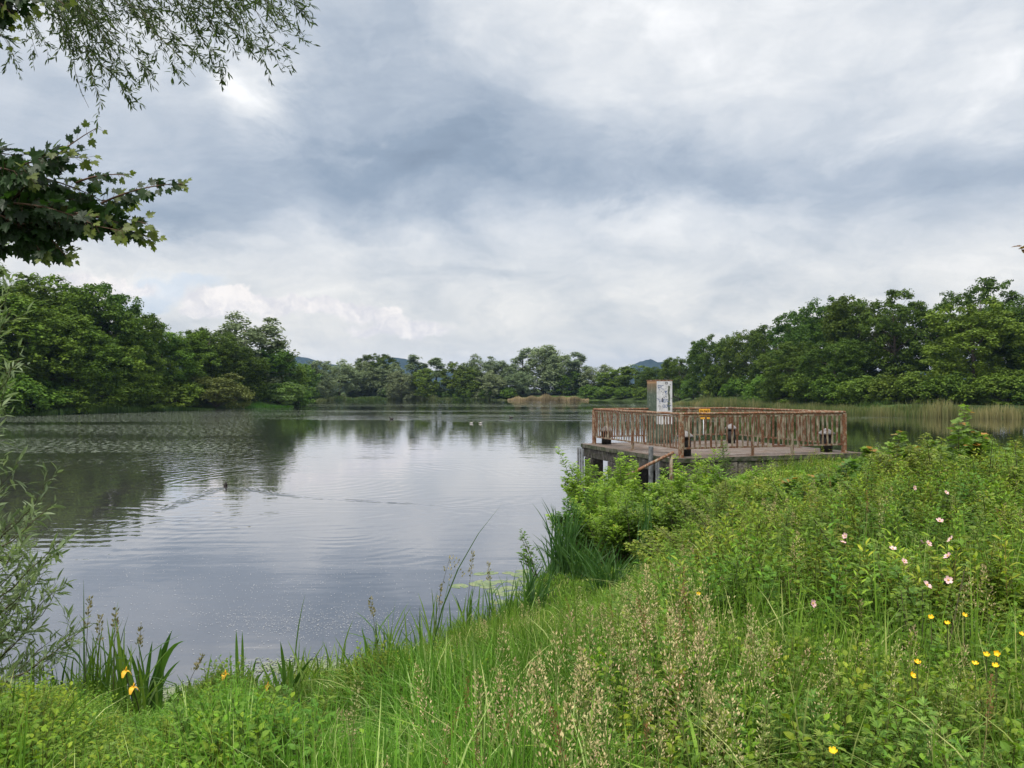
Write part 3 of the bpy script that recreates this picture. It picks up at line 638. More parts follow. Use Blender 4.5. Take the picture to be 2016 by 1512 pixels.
mb = MB(); lbox(mb, .9, .3, -1.3, 1.1, LL-.1, DECK-.106); mb.build('under_deck_shade_wall', M_BLACK, plat)  # black wall added below the deck to stand in for the shade there
for k, (a, b) in enumerate(((-.40, LL+.22), (-.40, LL+.05), (-.40, LL-.12), (-.44, .58), (-.40, .38), (-.40, .28))):
    mb = MB(); p = pl(a, b)+pinv[:2]; r = .03 if k != 3 else .055
    mb.tube([(*p, -1.2), (*p, DECK-.12 if k < 3 else DECK+(.22 if k == 3 else -.06))], r, 10); mb.build('steel_tube', M_GALV, plat, smooth=False)
# railings ---------------------------------------------------------------
def railing(P0, P1, npan, nb, label, seed, corner_a=True, corner_b=True, gapat=None):
    rng = np.random.default_rng(seed); P0 = np.array(P0); P1 = np.array(P1); Lg = np.linalg.norm(P1-P0); u = (P1-P0)/Lg; a = math.atan2(u[1], u[0]); R = rotz(a)
    root = empty('railing', (*P0, DECK), label, 'railing', 'rusty railings round the platform', 0)
    H = 1.0
    mb = MB(); n = 14
    xs = np.linspace(-.03, Lg+.03, n); zz = H-.02+rng.uniform(-.006, .006, n)
    for k in range(n-1): pass
    ra = np.array([[x, 0, z_] for x, z_ in zip(xs, zz)])@R.T; 
    mb2 = MB(); mb2.tube(ra, .030, 8); mb2.build('top_rail', M_RAIL, root, True)
    mb = MB(); mb.box((-.02, -.012, .185), (Lg+.02, .012, .225), R); mb.build('bottom_rail', M_RUST, root)
    mb = MB(); mb.box((-.02, -.010, H-.10), (Lg+.02, .010, H-.06), R); mb.build('upper_rail', M_RUST, root)
    px_ = np.array(npan)*Lg; npan = len(npan)-1
    for k, x in enumerate(px_):
        if k == 0 and not corner_a: continue
        if k == npan and not corner_b: continue
        wd = .045 if k in (0, npan) else .028
        mb = MB(); mb.box((x-wd, -wd, 0), (x+wd, wd, H-.045), R); mb.box((x-.07, -.07, .001), (x+.07, .07, .012), R); mb.build('post', M_RAIL if k in (0, npan) else M_RUST, root, bevel=.004)
    me = None
    for k in range(nb):
        x = (k+.5)/nb*Lg
        if np.min(np.abs(px_-x)) < .05: continue
        if me is None or k % 5 == 0:
            t = MB(); w_ = rng.uniform(.019, .029)
            for s in range(6):
                z0 = .228+s*(H-.33)/6; z1 = .228+(s+1)*(H-.33)/6; e = rng.uniform(-.0015, .0015)
                t.box((-w_+e, -.007, z0), (w_+e, .007, z1-.0005))
            me = t.mesh('baluster', M_RUST)
        o = link('baluster', me, root); p = R@np.array([x+rng.uniform(-.006, .006), 0, 0]); o.location = p
        o.rotation_euler = (0, rng.normal(0, .012), a+rng.normal(0, .18))
    return root
railing(Nn, Rt, [0, .42, .665, 1], 32, 'rusty peeling railing along the landward front, right of the nearest orange corner post', 1)
railing(Nn, Lf, [0, .5, 1], 34, 'rusty peeling railing running away along the open left side above the dark piles', 2, corner_a=False)
railing(Lf, Fr, [0, .35, .68, 1], 28, 'rusty railing on the lake side behind the cabinet, carrying the yellow sign', 3, corner_a=False)
railing(Rt, Fr, [0, .35, .68, 1], 29, 'rusty railing along the right side of the platform, behind the right bollard', 4, corner_a=False, corner_b=False)
# bollards ---------------------------------------------------------------
def bollard(x, y, r, h, label):
    root = empty('bollard', (x, y, DECK), label, 'bollard', 'capped pile heads at the platform corners')
    mb = MB(); mb.lathe([(r, 0.001), (r*1.01, h*.5), (r, h)], 16); mb.build('shaft', M_BLACK, root, True)
    mb = MB(); mb.lathe([(r*1.3, h), (r*1.42, h+.03), (r*1.3, h+.05), (r*.75, h+.11), (r*.2, h+.155), (.004, h+.16)], 18); mb.build('cap', M_CAP, root, False, bevel=.004)
def wp(px, d): return ((px-CX)/F*d, d)
bollard(*wp(1349, 17.75), .135, .42, 'black bollard with a grey cone cap behind the nearest corner post')
bollard(*wp(1194, 21.6), .135, .36, 'dark bollard with a grey cap at the left corner of the platform')
bollard(*wp(1439, 22.0), .12, .40, 'black bollard with a pale rounded cap at the back corner of the platform')
bollard(*wp(1627, 18.9), .14, .42, 'black bollard with a cone cap at the right corner of the platform')
# cabinet ----------------------------------------------------------------
def cab_front(n, p, t):
    q = t.outputs['Object']; x, y, z = n.sep(q)
    f = n.noise(n.v('MULTIPLY', q, (1.2, 1, 1)), 7, 5, .6)
    white = n.ramp(n.noise(q, 9, 5), [(.3, (.42, .43, .44)), (.7, (.62, .63, .65))])
    green = n.ramp(n.noise(q, 14, 4), [(.3, (.05, .065, .045)), (.7, (.12, .14, .10))])
    low = n.m('ADD', n.smooth(z, .50, .62), 0.0)
    k = n.m('MULTIPLY', n.ramp(n.m('ADD', f, n.m('MULTIPLY', n.m('SUBTRACT', low, .5), .5)), [(.42, 0.0), (.47, 1.0)]), 1.0)
    # bare strip down the hinge side where the paint has gone
    st = n.m('SUBTRACT', 1.0, n.m('MULTIPLY', n.smooth(n.m('ABSOLUTE', n.m('SUBTRACT', n.m('MULTIPLY_ADD', n.noise(q, 6, 4), .12, x), .45)), .045, .03), n.m('MULTIPLY', n.smooth(z, .9, .96), n.smooth(z, 1.66, 1.62))))
    return n.mix(n.m('MULTIPLY', k, st), green, white)
def cab_side(n, p, t):
    q = t.outputs['Object']; x, y, z = n.sep(q)
    g = n.ramp(n.noise(q, 10, 5), [(.3, (.04, .062, .042)), (.7, (.10, .13, .095))])
    g = n.mix(n.ramp(n.noise(n.v('MULTIPLY', q, (1, 1, .35)), 11, 5, .7), [(.60, 0.0), (.66, .8)]), g, (.38, .39, .33))
    g = n.mix(n.m('MULTIPLY', n.smooth(z, 1.35, 1.75), .6), g, (.22, .13, .07))
    return n.mix(n.smooth(z, 1.68, 1.76), g, (.36, .21, .11))
M_CF = surf_mat('peeling_white_paint', cab_front, .6, .3, (40, .3), bdist=.004); M_CS = surf_mat('mossy_green_panel', cab_side, .7, .3, (40, .4), bdist=.004)
cx0, cy0 = (1293-CX)/F*21.75, 21.75
cab = empty('electrical_cabinet', (cx0, cy0, DECK), 'tall graffiti-covered white and green electrical cabinet on the platform', 'cabinet', None, ang1)
CW, CD_, CH = .50, .58, 1.78
mb = MB(); mb.box((0, .02, 0.001), (CW, CD_, CH)); mb.build('body', M_CS, cab, bevel=.008)
mb = MB(); mb.box((-.012, -.005, CH), (CW+.012, CD_+.015, CH+.028)); mb.build('roof', M_RAIL, cab, bevel=.006)
mb = MB(); mb.box((.006, -.004, .09), (CW-.006, .019, CH-.012)); door = mb.build('door', M_CF, cab, bevel=.004)
M_INK = surf_mat('blue_spray_paint', lambda n, p, t: n.ramp(n.noise(p, 25, 3), [(.3, (.02, .045, .16)), (.7, (.05, .12, .30))]), .5)
M_DK = surf_mat('black_marks', lambda n, p, t: (.012, .012, .014), .5)
mb = MB(); mb.box((.17, -.012, 1.19), (.196, -.0045, 1.30)); mb.build('lock', M_DK, door)
mb = MB(); mb.box((.27, -.008, 1.685), (.34, -.0045, 1.70)); mb.box((.27, -.008, 1.735), (.34, -.0045, 1.75)); mb.box((.27, -.008, 1.7), (.282, -.0045, 1.735)); mb.box((.328, -.008, 1.7), (.34, -.0045, 1.735)); mb.build('vent', M_DK, door)
def stroke(mb, pts, wdt=.011, y=-.0062):
    pts = np.array(pts, float)
    for a, b in zip(pts[:-1], pts[1:]):
        d = b-a; l = np.linalg.norm(d)+1e-9; d /= l; nn = np.array([-d[1], d[0]])*wdt/2; a2 = a-d*wdt*.3; b2 = b+d*wdt*.3
        V = [(a2[0]-nn[0], y, a2[1]-nn[1]), (b2[0]-nn[0], y, b2[1]-nn[1]), (b2[0]+nn[0], y, b2[1]+nn[1]), (a2[0]+nn[0], y, a2[1]+nn[1])]
        mb.add(V, [np.array([[0, 1, 2, 3]])]); y -= .00008
def arc(cx, cz, rx, rz, a0, a1, n=10): return [(cx+rx*math.cos(math.radians(a0+(a1-a0)*k/n)), cz+rz*math.sin(math.radians(a0+(a1-a0)*k/n))) for k in range(n+1)]
def px2(u, v): return ((u-496)/(1212-496)*CW, 1.78-(v-95)/21.6/F*21.75)   # layout measured on the door
g = MB()
S = lambda *p, w=.012: stroke(g, [px2(a, b) for a, b in p], w)
S((535,290),(600,280),(690,310),(680,360),(610,385),(550,360),(545,300)); S((560,370),(590,430),(620,480)); S((690,320),(740,300),(800,288)); S((690,380),(720,420),(770,445),(820,440))     # P C
S((850,545),(900,540),(960,520)); S((870,520),(890,620)); S((960,525),(880,590),(970,640)); S((900,650),(930,700)); S((890,770),(930,760))                                               # K
S((500,850),(560,860),(610,890)); S((570,880),(620,960),(640,1050)); S((610,960),(680,955)); S((700,860),(700,950),(740,1000),(780,960),(790,880)); S((800,1000),(800,900),(860,860),(900,880)); S((800,1000),(860,1010),(920,980)); S((930,860),(950,930),(990,990)); S((990,870),(930,920)); S((990,990),(1030,960))
S((760,1130),(770,1200),(830,1240),(850,1200),(850,1120),(780,1110)); S((880,1150),(880,1210),(930,1240),(985,1190),(970,1120),(900,1120)); S((1000,1150),(1060,1190),(1120,1130),(1150,1170)); S((870,900),(880,960),(850,950))
g.build('graffiti', M_INK, door)
g = MB(); S((560,1170),(600,1155),(650,1170),(640,1230),(630,1330)); S((1090,260),(1110,245),(1150,280)); S((690,540),(715,560)); S((760,600),(800,600)); S((750,680),(770,650)); S((790,780),(850,810)); S((900,740),(940,800)); S((900,430),(920,420)); S((1050,700),(1060,660)); S((1150,850),(1190,830)); g.build('graffiti', M_DK, door)
# sign -------------------------------------------------------------------
M_YEL = surf_mat('faded_yellow_plate', lambda n, p, t: n.ramp(n.noise(p, 14, 4), [(.3, (.55, .26, .02)), (.7, (.80, .42, .04))]), .5, .4)
fx = Lf+(Fr-Lf)*.795
sg = empty('warning_sign', (fx[0], fx[1]-.05, DECK), 'yellow rectangular sign with dark lettering hung on the back railing', 'sign', None, ang1-.1)
mb = MB(); mb.box((-.18, -.012, .66), (.18, 0, .965)); mb.build('plate', M_YEL, sg, bevel=.004)
def text(s, size, x, z, parent, mat):
    cu = bpy.data.curves.new('lettering', 'FONT'); cu.body = s; cu.size = size; cu.align_x = 'CENTER'; cu.extrude = .0008; cu.offset = .0025
    ob = bpy.data.objects.new('lettering', cu); col.objects.link(ob); me = bpy.data.meshes.new_from_object(ob); bpy.data.objects.remove(ob)
    me.materials.append(mat); o = link('lettering', me, parent); o.location = (x, -.0145, z); o.rotation_euler = (math.pi/2, 0, 0); return o
text('Das Angeln', .066, 0, .885, sg, M_DK); text('verboten', .045, 0, .745, sg, M_DK)
M_PIPE = surf_mat('pale_pipe', lambda n, p, t: n.ramp(n.noise(p, 9, 3), [(.3, (.45, .46, .47)), (.7, (.65, .66, .68))]), .5)
for xx in (-.165, -.035):
    mb = MB(); mb.tube([(xx, -.004, .655), (xx, -.004, .22), (xx-.01, -.004, .20)], .012, 8); mb.build('tube', M_PIPE, sg, True)
# stair handrail -----------------------------------------------------------
hr_ = empty('handrail', tuple(at(1325, 905, 16.9)), 'short sloping rusty handrail going down beside the platform corner', 'handrail')
o3 = np.array(at(1325, 905, 16.9))
A_ = np.array(at(1324, 892, 16.9))-o3; B_ = np.array(at(1232, 938, 15.9))-o3
mb = MB(); mb.tube([A_+(A_-B_)*.02, A_, (A_+B_)/2+np.array([0, 0, .01]), B_], .034, 10); mb.build('rail', M_RAIL, hr_, True)
for f_, r in ((.03, .04), (.9, .03)):
    p = A_*(1-f_)+B_*f_; mb = MB(); mb.tube([p-np.array([0, 0, .02]), (p[0], p[1], -.9)], r, 8); mb.build('post', M_RUST, hr_, True)
# concrete blocks
for (px, py, d, sx, sy, sz, l) in ((1512, 935, 15.6, .42, .25, .2, 'flat concrete block lying in the grass below the platform front'), (1522, 918, 16.75, .13, .12, .5, 'upright mossy concrete stub against the platform front')):
    p = at(px, py, d); mb = MB(); mb.box((-sx, -sy, -sz), (sx, sy, .02), rotz(ang1+.1)); o = mb.build('concrete_block', M_MOSS, bevel=.03); o.location = p; tag(o, l, 'block')

# ------------------------------------------------------------------ water birds
M_FEATH = surf_mat('dark_feathers', lambda n, p, t: n.ramp(n.noise(p, 40, 3), [(.3, (.010, .009, .008)), (.7, (.035, .028, .022))]), .6)
M_FEATB = surf_mat('pale_feathers', lambda n, p, t: n.ramp(n.noise(p, 30, 3), [(.4, (.05, .045, .04)), (.6, (.5, .48, .45))]), .6)
M_BILL = surf_mat('bill', lambda n, p, t: (.10, .09, .07), .5)
def duck(loc, rz, s, label, mat):
    me = bpy.data.meshes.new('duck'); P_ = [(-.17, 0, .07), (-.10, 0, .06), (0, 0, .055), (.09, 0, .06), (.125, 0, .12), (.135, 0, .18), (.165, 0, .205)]
    me.from_pydata(P_, [(k, k+1) for k in range(6)], []); me.materials.append(mat)
    o = link('duck', me); o.location = loc; o.rotation_euler = (0, 0, rz); o.scale = (s, s, s)
    sk = o.modifiers.new('skin', 'SKIN'); rad = [.018, .055, .075, .06, .026, .024, .034]
    for v, r in zip(me.skin_vertices[0].data, rad): v.radius = (r*1.1, r)
    me.skin_vertices[0].data[2].use_root = True
    ss = o.modifiers.new('sub', 'SUBSURF'); ss.levels = 2; ss.render_levels = 2
    mb = MB(); mb.tube([(.185, 0, .20), (.215, 0, .192), (.245, 0, .188)], [.014, .012, .006], 8); mb.build('bill', M_BILL, o, True)
    tag(o, label, 'duck')
duck((DUCK.x, DUCK.y, -.01), math.radians(-60), .72, 'dark duck swimming on the near open water, trailing rings', M_FEATH)
for px, py, rz, l in ((928, 834, 0, 'left one of two tiny pale ducks far out in mid lake'), (946, 834, 0, 'right one of two tiny pale ducks far out in mid lake')):
    d = CAMZ*F/(py-HY); duck((*wp(px, d), -.01), rz, 1.0, l, M_FEATB)
for px, py, l in ((771, 826, 'dark bird at the head of the long bright wake left of centre'), (1006, 823, 'dark bird at the head of the shorter bright wake')):
    d = CAMZ*F/(py-HY); duck((*wp(px, d), -.01), math.pi, 1.3, l, M_FEATH)

# ------------------------------------------------------------------ near vegetation
def field(rng, n, y0=1.6, y1=19, p0=-160, p1=2180, pw=1.0, smin=-.15, smax=99):
    """points on the near bank, denser close to the viewer"""
    u = rng.uniform(0, 1, n*2)
    d = (y0**(2-pw-.0)+(y1**(2-pw)-y0**(2-pw))*u)**(1/(2-pw)) if pw != 2 else y0*(y1/y0)**u
    x = (rng.uniform(p0, p1, n*2)-CX)/F*d; s = sdist(np.stack([x, d], 1)); k = (s > smin) & (s < smax)
    inplat = (((np.stack([x, d], 1)-Nn)@u1 > -.3) & ((np.stack([x, d], 1)-Nn)@u1 < LN+.4) & ((np.stack([x, d], 1)-Nn)@u2 > -.2))
    k &= ~inplat; x, d, s = x[k], d[k], s[k]
    return x, d, gz(x, d), s
def pn2(x, y, f, ph=0): return .5+.25*(np.sin(x*f+ph)*np.cos(y*f*1.3+ph*2)+np.sin(x*f*2.3+y*f*1.7+ph*3)*.8+.0)
LIMP = np.array([(-200,1370),(60,1365),(150,1390),(400,1400),(450,1360),(640,1370),(720,1345),(800,1310),(880,1240),(1000,1200),(1060,1200),(1110,1195),(1170,1185),(1260,1150),(1340,1060),(1410,975),(1500,938),(1690,925),(1720,880),(1900,862),(2200,855)], float)
def hcap(x, y, z, h, rng):
    """plants stay low where the bank is kept open: water edge, platform front"""
    px = x/y*F+CX; lim = np.interp(px, LIMP[:, 0], LIMP[:, 1])-(130*(pn2(x, y, 2.3, 3)-.42)+45*np.sin(x*7+y*3))*np.where(px < 860, 1, np.where(px < 1100, .2, .5)); zt = CAMZ-(lim+rng.normal(0, 16, len(x))-HY)/F*y; lo = rng.uniform(.05, .12, len(x))
    return np.minimum(h, np.maximum(lo, (zt-z)*rng.uniform(.75, 1.08, len(x))))
rng = np.random.default_rng(77)
G0, G1, G2 = np.array((.060, .125, .016)), np.array((.185, .31, .042)), np.array((.38, .40, .15))
# meadow grass
mb = MB()
x, y, z, s = field(rng, 165000, 1.45, 18.5, pw=1.0)
k = ~((x/y*F+CX < 620) & (rng.uniform(0, 1, len(x)) < .5)); k &= ~((x/y*F+CX > 1330+(y < 5)*250) & (y > 3.6) & (rng.uniform(0, 1, len(x)) < .50)); x, y, z, s = x[k], y[k], z[k], s[k]
n_ = len(x); pxx = x/y*F+CX
herb = sstep((pxx-1150)/500)*.8
hg = (.26+.30*pn2(x, y, .9)+.26*pn2(x, y, 3.1, 2))*rng.uniform(.45, 1.3, n_)*np.where(rng.uniform(0, 1, n_) < .05, 1.3, 1)*np.where(s < .6, .8, 1)*(1-.25*sstep((y-9)/6))
hg *= np.where((x < -1.0) & (y > 3.2), .7, 1); hg *= np.where((pxx > 1330) & (y > 5.5), .75, 1)
hg *= np.where((y > 13.5) & (x > 3.5), .6, 1)
hg = hcap(x, y, z, hg, rng)
c = mixc(rng, n_, G0, G1); dry = rng.uniform(0, 1, (n_, 1)) < .10; c = np.where(dry, G2*rng.uniform(.8, 1.5, (n_, 1)), c)
c *= (.7+.6*pn2(x, y, .75, 2))[:, None]*np.array([1, 1, 1])+0*c; c[:, 0] *= (.78+.38*pn2(x, y, .6, 5))
wd = rng.uniform(.003, .0075, n_)*(1+y*.13)
blades(rng, np.stack([x, y, z-.02], 1), hg, wd, rng.uniform(.05, .95, n_)**1.2, c*.8, c*1.1, mb, 4, .55)  # blade feet darker than tips: shade within the sward put into the colour
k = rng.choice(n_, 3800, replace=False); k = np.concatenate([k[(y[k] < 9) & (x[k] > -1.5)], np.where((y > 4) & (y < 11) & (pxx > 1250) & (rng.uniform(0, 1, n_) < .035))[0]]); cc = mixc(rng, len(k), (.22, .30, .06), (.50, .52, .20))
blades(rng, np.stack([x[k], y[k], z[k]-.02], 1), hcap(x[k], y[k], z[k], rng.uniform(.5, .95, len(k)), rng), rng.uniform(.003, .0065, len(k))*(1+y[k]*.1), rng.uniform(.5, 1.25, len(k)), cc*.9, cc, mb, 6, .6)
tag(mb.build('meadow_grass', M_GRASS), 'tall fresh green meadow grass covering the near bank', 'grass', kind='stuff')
# reed-like coarse blades near the waterline
mb = MB(); x, y, z, s = field(rng, 5500, 3, 17, pw=1.0, smin=-.35, smax=1.3); n_ = len(x)
k = pn2(x, y, 1.1, 4) > .42; k &= ~((x > -3.2) & (x < -1.4) & (rng.uniform(0, 1, n_) < .75)); x, y, z, s = x[k], y[k], z[k], s[k]; n_ = len(x)
c = mixc(rng, n_, (.045, .10, .018), (.10, .19, .032))
blades(rng, np.stack([x, y, z-.05], 1), hcap(x, y, z, rng.uniform(.35, .85, n_), rng)*np.where(x < 1, rng.choice([1, 1.5, 2.6], n_), rng.choice([1, 1, 1.3], n_)), rng.uniform(.010, .020, n_), rng.uniform(.03, .4, n_), c*.7, c, mb, 5, .4)  # feet of these blades darkened in colour too, as shade
tag(mb.build('waterside_grass', M_GRASS), 'coarse upright grass and sedge standing along the near waterline', 'grass', kind='stuff')
# flowering grass: stalk with a loose panicle
def panicle(rng, kind):
    P, C_ = [], []; mb = MB()
    sc = (.16, .20, .06) if kind != 2 else (.20, .17, .07)
    b = rng.uniform(-.12, .12, 2); pts = np.array([[b[0]*t**2, b[1]*t**2, t] for t in (0, .3, .6, .85, 1.0)])
    mb.tube(pts, [.0028, .0026, .0022, .0018, .001], 3, sc, cap=False)
    nsp = {0: 130, 1: 90, 2: 80, 3: 90}[kind]
    t = rng.uniform({0: .70, 1: .74, 2: .80, 3: .72}[kind], 1.0, nsp); a = rng.uniform(0, 6.28, nsp)
    tt = (1-t)/(.3)
    rr = {0: .085*tt+.006, 1: .022+0*tt, 2: .010+0*tt, 3: .11*tt}[kind]*rng.uniform(.2, 1, nsp)
    side = rng.uniform(-1, 1)
    pos = np.stack([b[0]*t**2+rr*np.cos(a), b[1]*t**2+rr*np.sin(a), t+rr*.5-(.03 if kind == 3 else 0)], 1)
    ax = np.stack([np.cos(a), np.sin(a), np.full(nsp, 1.3)], 1); M = frames(ax, rng, jit=1)*(rng.uniform(.009, .017, nsp)*(1.0 if kind != 2 else .8))[:, None, None]
    base = {0: (.52, .43, .23), 1: (.44, .42, .20), 2: (.26, .12, .06), 3: (.54, .40, .25)}[kind]
    cc = np.asarray(base)*rng.uniform(.65, 1.3, (nsp, 1))
    inst(mb, *leaf_quad(.22), M, pos, cc)
    for k in range(2):
        z0 = rng.uniform(.15, .5); aa = rng.uniform(0, 6.28); lv, lf = leaf_lance(.03, .3, .4)
        M = frames(np.array([[math.cos(aa), math.sin(aa), 1.1]]), rng, jit=.1)*.3; inst(mb, lv, lf, M, np.array([[b[0]*z0**2, b[1]*z0**2, z0]]), np.array([G1]))
    return mb
def scatter(mb_out, protos, x, y, z, scale, tilt, cmul, rng):
    idx = rng.integers(0, len(protos), len(x))
    for k, pr in enumerate(protos):
        q = np.where(idx == k)[0]
        if not len(q): continue
        PV = np.concatenate(pr.V); PC = np.concatenate(pr.C); M = rand_rot(rng, len(q), tilt[q])*scale[q][:, None, None]
        inst(mb_out, PV, pr.Fs, M, np.stack([x[q], y[q], z[q]], 1), cmul[q], PC)
mb = MB(); pr = [panicle(rng, k) for k in (0, 0, 0, 1, 1, 2, 3, 3)]
x, y, z, s = field(rng, 1000, 1.9, 8, p0=550, pw=1.0, smin=.15); n_ = len(x)
pxx = x/y*F+CX; wgt = np.exp(-((pxx-1230)/240)**2)*.8*sstep((5.5-y)/2)+.09; wgt *= sstep((pn2(x, y, 1.5, 1)-.30)/.3)*1.3; k = rng.uniform(0, 1, n_) < wgt; x, y, z = x[k], y[k], z[k]; n_ = len(x)
scatter(mb, pr, x, y, z, hcap(x, y, z, rng.uniform(.5, .85, n_), rng), rng.uniform(0, .35, n_), np.ones((n_, 3))*rng.uniform(.8, 1.15, (n_, 1)), rng)
tag(mb.build('flowering_grass', M_SEED), 'beige and reddish seed heads standing over the meadow', 'grass', kind='stuff')
# leafy herbs
def herb(rng, kind):
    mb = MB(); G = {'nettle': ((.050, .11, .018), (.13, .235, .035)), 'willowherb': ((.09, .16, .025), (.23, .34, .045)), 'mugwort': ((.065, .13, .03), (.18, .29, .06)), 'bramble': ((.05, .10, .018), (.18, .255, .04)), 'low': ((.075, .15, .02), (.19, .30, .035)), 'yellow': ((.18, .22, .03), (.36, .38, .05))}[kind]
    b = rng.uniform(-.2, .2, 2); lv, lf = {'nettle': L_WIDE, 'willowherb': L_LANCE, 'mugwort': L_LANCE, 'bramble': L_WIDE, 'low': L_WIDE, 'yellow': L_WIDE}[kind]
    pts = np.array([[b[0]*t**2, b[1]*t**2, t] for t in (0, .35, .7, 1.0)])
    mb.tube(pts, [.006, .005, .004, .002], 3, (.10, .11, .04), cap=False)
    nl = {'nettle': 16, 'willowherb': 20, 'mugwort': 18, 'bramble': 12, 'low': 17, 'yellow': 12}[kind]
    pos, dr, sz, cc = [], [], [], []
    for k in range(nl):
        t = .12+.88*(k+.5)/nl; a0 = k*1.57+rng.uniform(-.3, .3)
        for q in range(2):
            a = a0+q*3.14+rng.uniform(-.2, .2); st = np.array([b[0]*t**2, b[1]*t**2, t]); L = {'nettle': .17, 'willowherb': .17, 'mugwort': .15, 'bramble': .15, 'low': .2, 'yellow': .17}[kind]*(1.15-.6*t)*rng.uniform(.7, 1.15)*{'low': .52, 'nettle': .62}.get(kind, .72)
            dv = np.array([math.cos(a), math.sin(a), .15+.75*t*t+rng.uniform(-.15, .15)])
            if kind == 'bramble' or kind == 'mugwort':
                m_ = 3 if kind == 'bramble' else 5; e = st+dv/np.linalg.norm(dv)*L*.5
                for r in range(m_):
                    aa = a+(r-(m_-1)/2)*(.9 if m_ == 3 else .55); dd = np.array([math.cos(aa), math.sin(aa), dv[2]*.6]); pos.append(e if m_ == 3 else st+dv/np.linalg.norm(dv)*L*(.3+.25*(1-abs(r-2)/2))); dr.append(dd); sz.append(L*(.75 if m_ == 3 else .8)); cc.append(rng.uniform(0, 1))
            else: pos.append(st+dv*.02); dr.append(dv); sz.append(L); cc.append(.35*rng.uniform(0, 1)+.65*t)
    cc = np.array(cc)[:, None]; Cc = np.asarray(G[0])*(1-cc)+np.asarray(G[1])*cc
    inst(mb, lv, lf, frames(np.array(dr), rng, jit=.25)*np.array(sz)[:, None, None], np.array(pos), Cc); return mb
def herbfield(name, kinds, n, label, y0, y1, p0, p1, sc, seed, thr=None, smin=.05, ph=0, cm=(.8, 1.2)):
    rng = np.random.default_rng(seed); pr = [herb(rng, k) for k in kinds for _ in range(3)]
    x, y, z, s = field(rng, n, y0, y1, p0=p0, p1=p1, pw=1.0, smin=smin)
    if thr is not None: k = pn2(x, y, 1.2, ph) > thr; x, y, z = x[k], y[k], z[k]
    n_ = len(x); mb = MB(); k = rng.uniform(sc[0], sc[1], n_)*(.8+.4*pn2(x, y, .8, ph+1))
    k = hcap(x, y, z, k*1.25, rng)/1.25
    scatter(mb, pr, x, y, z-.02, k, rng.uniform(0, .3, n_), np.stack([rng.uniform(.80, 1.25, n_)*(.82+.45*pn2(x, y, 1.7, 6)), np.ones(n_), rng.uniform(.65, 1.0, n_)], 1)*rng.uniform(cm[0], cm[1], (n_, 1))*(.85+.55*pn2(x, y, 1.1, 2))[:, None], rng)
    return tag(mb.build(name, M_GRASS), label, 'herbs', kind='stuff')
herbfield('nettles', ['nettle', 'low', 'nettle', 'mugwort'], 4200, 'leafy green herbs in the lower left corner of the bank', 2.4, 6.8, -160, 760, (.30, .60), 201, smin=.1)
herbfield('herb_layer', ['mugwort', 'mugwort', 'low', 'nettle'], 4200, 'mixed leafy herbs growing through the right part of the meadow', 1.9, 12, 1150, 2180, (.26, .50), 202, .36, ph=2)
herbfield('herb_undergrowth', ['low', 'nettle'], 1300, 'low leafy herbs between the grass in the middle of the bank', 2.5, 11, 700, 1400, (.2, .4), 203, .5, ph=3)
herbfield('tall_weeds', ['nettle', 'mugwort', 'willowherb', 'bramble'], 3000, 'knee high weeds and nettles filling the right slope', 3.9, 10.5, 1250, 2180, (.38, .78), 207, .40, ph=4, cm=(.7, 1.25))
herbfield('brambles', ['bramble', 'willowherb', 'bramble'], 2600, 'tangle of brambles and willowherb filling the slope before the platform', 7.5, 15.5, 1120, 2180, (.4, .8), 204, .36, ph=5)
herbfield('yellow_herbs', ['yellow', 'willowherb'], 650, 'yellowish green herbs below the platform front', 10, 16, 1480, 2100, (.3, .6), 205, .45, ph=1)
herbfield('edge_weeds', ['nettle', 'low'], 340, 'small weeds growing against the mossy platform wall', 15.0, 16.9, 1350, 1760, (.2, .42), 206)

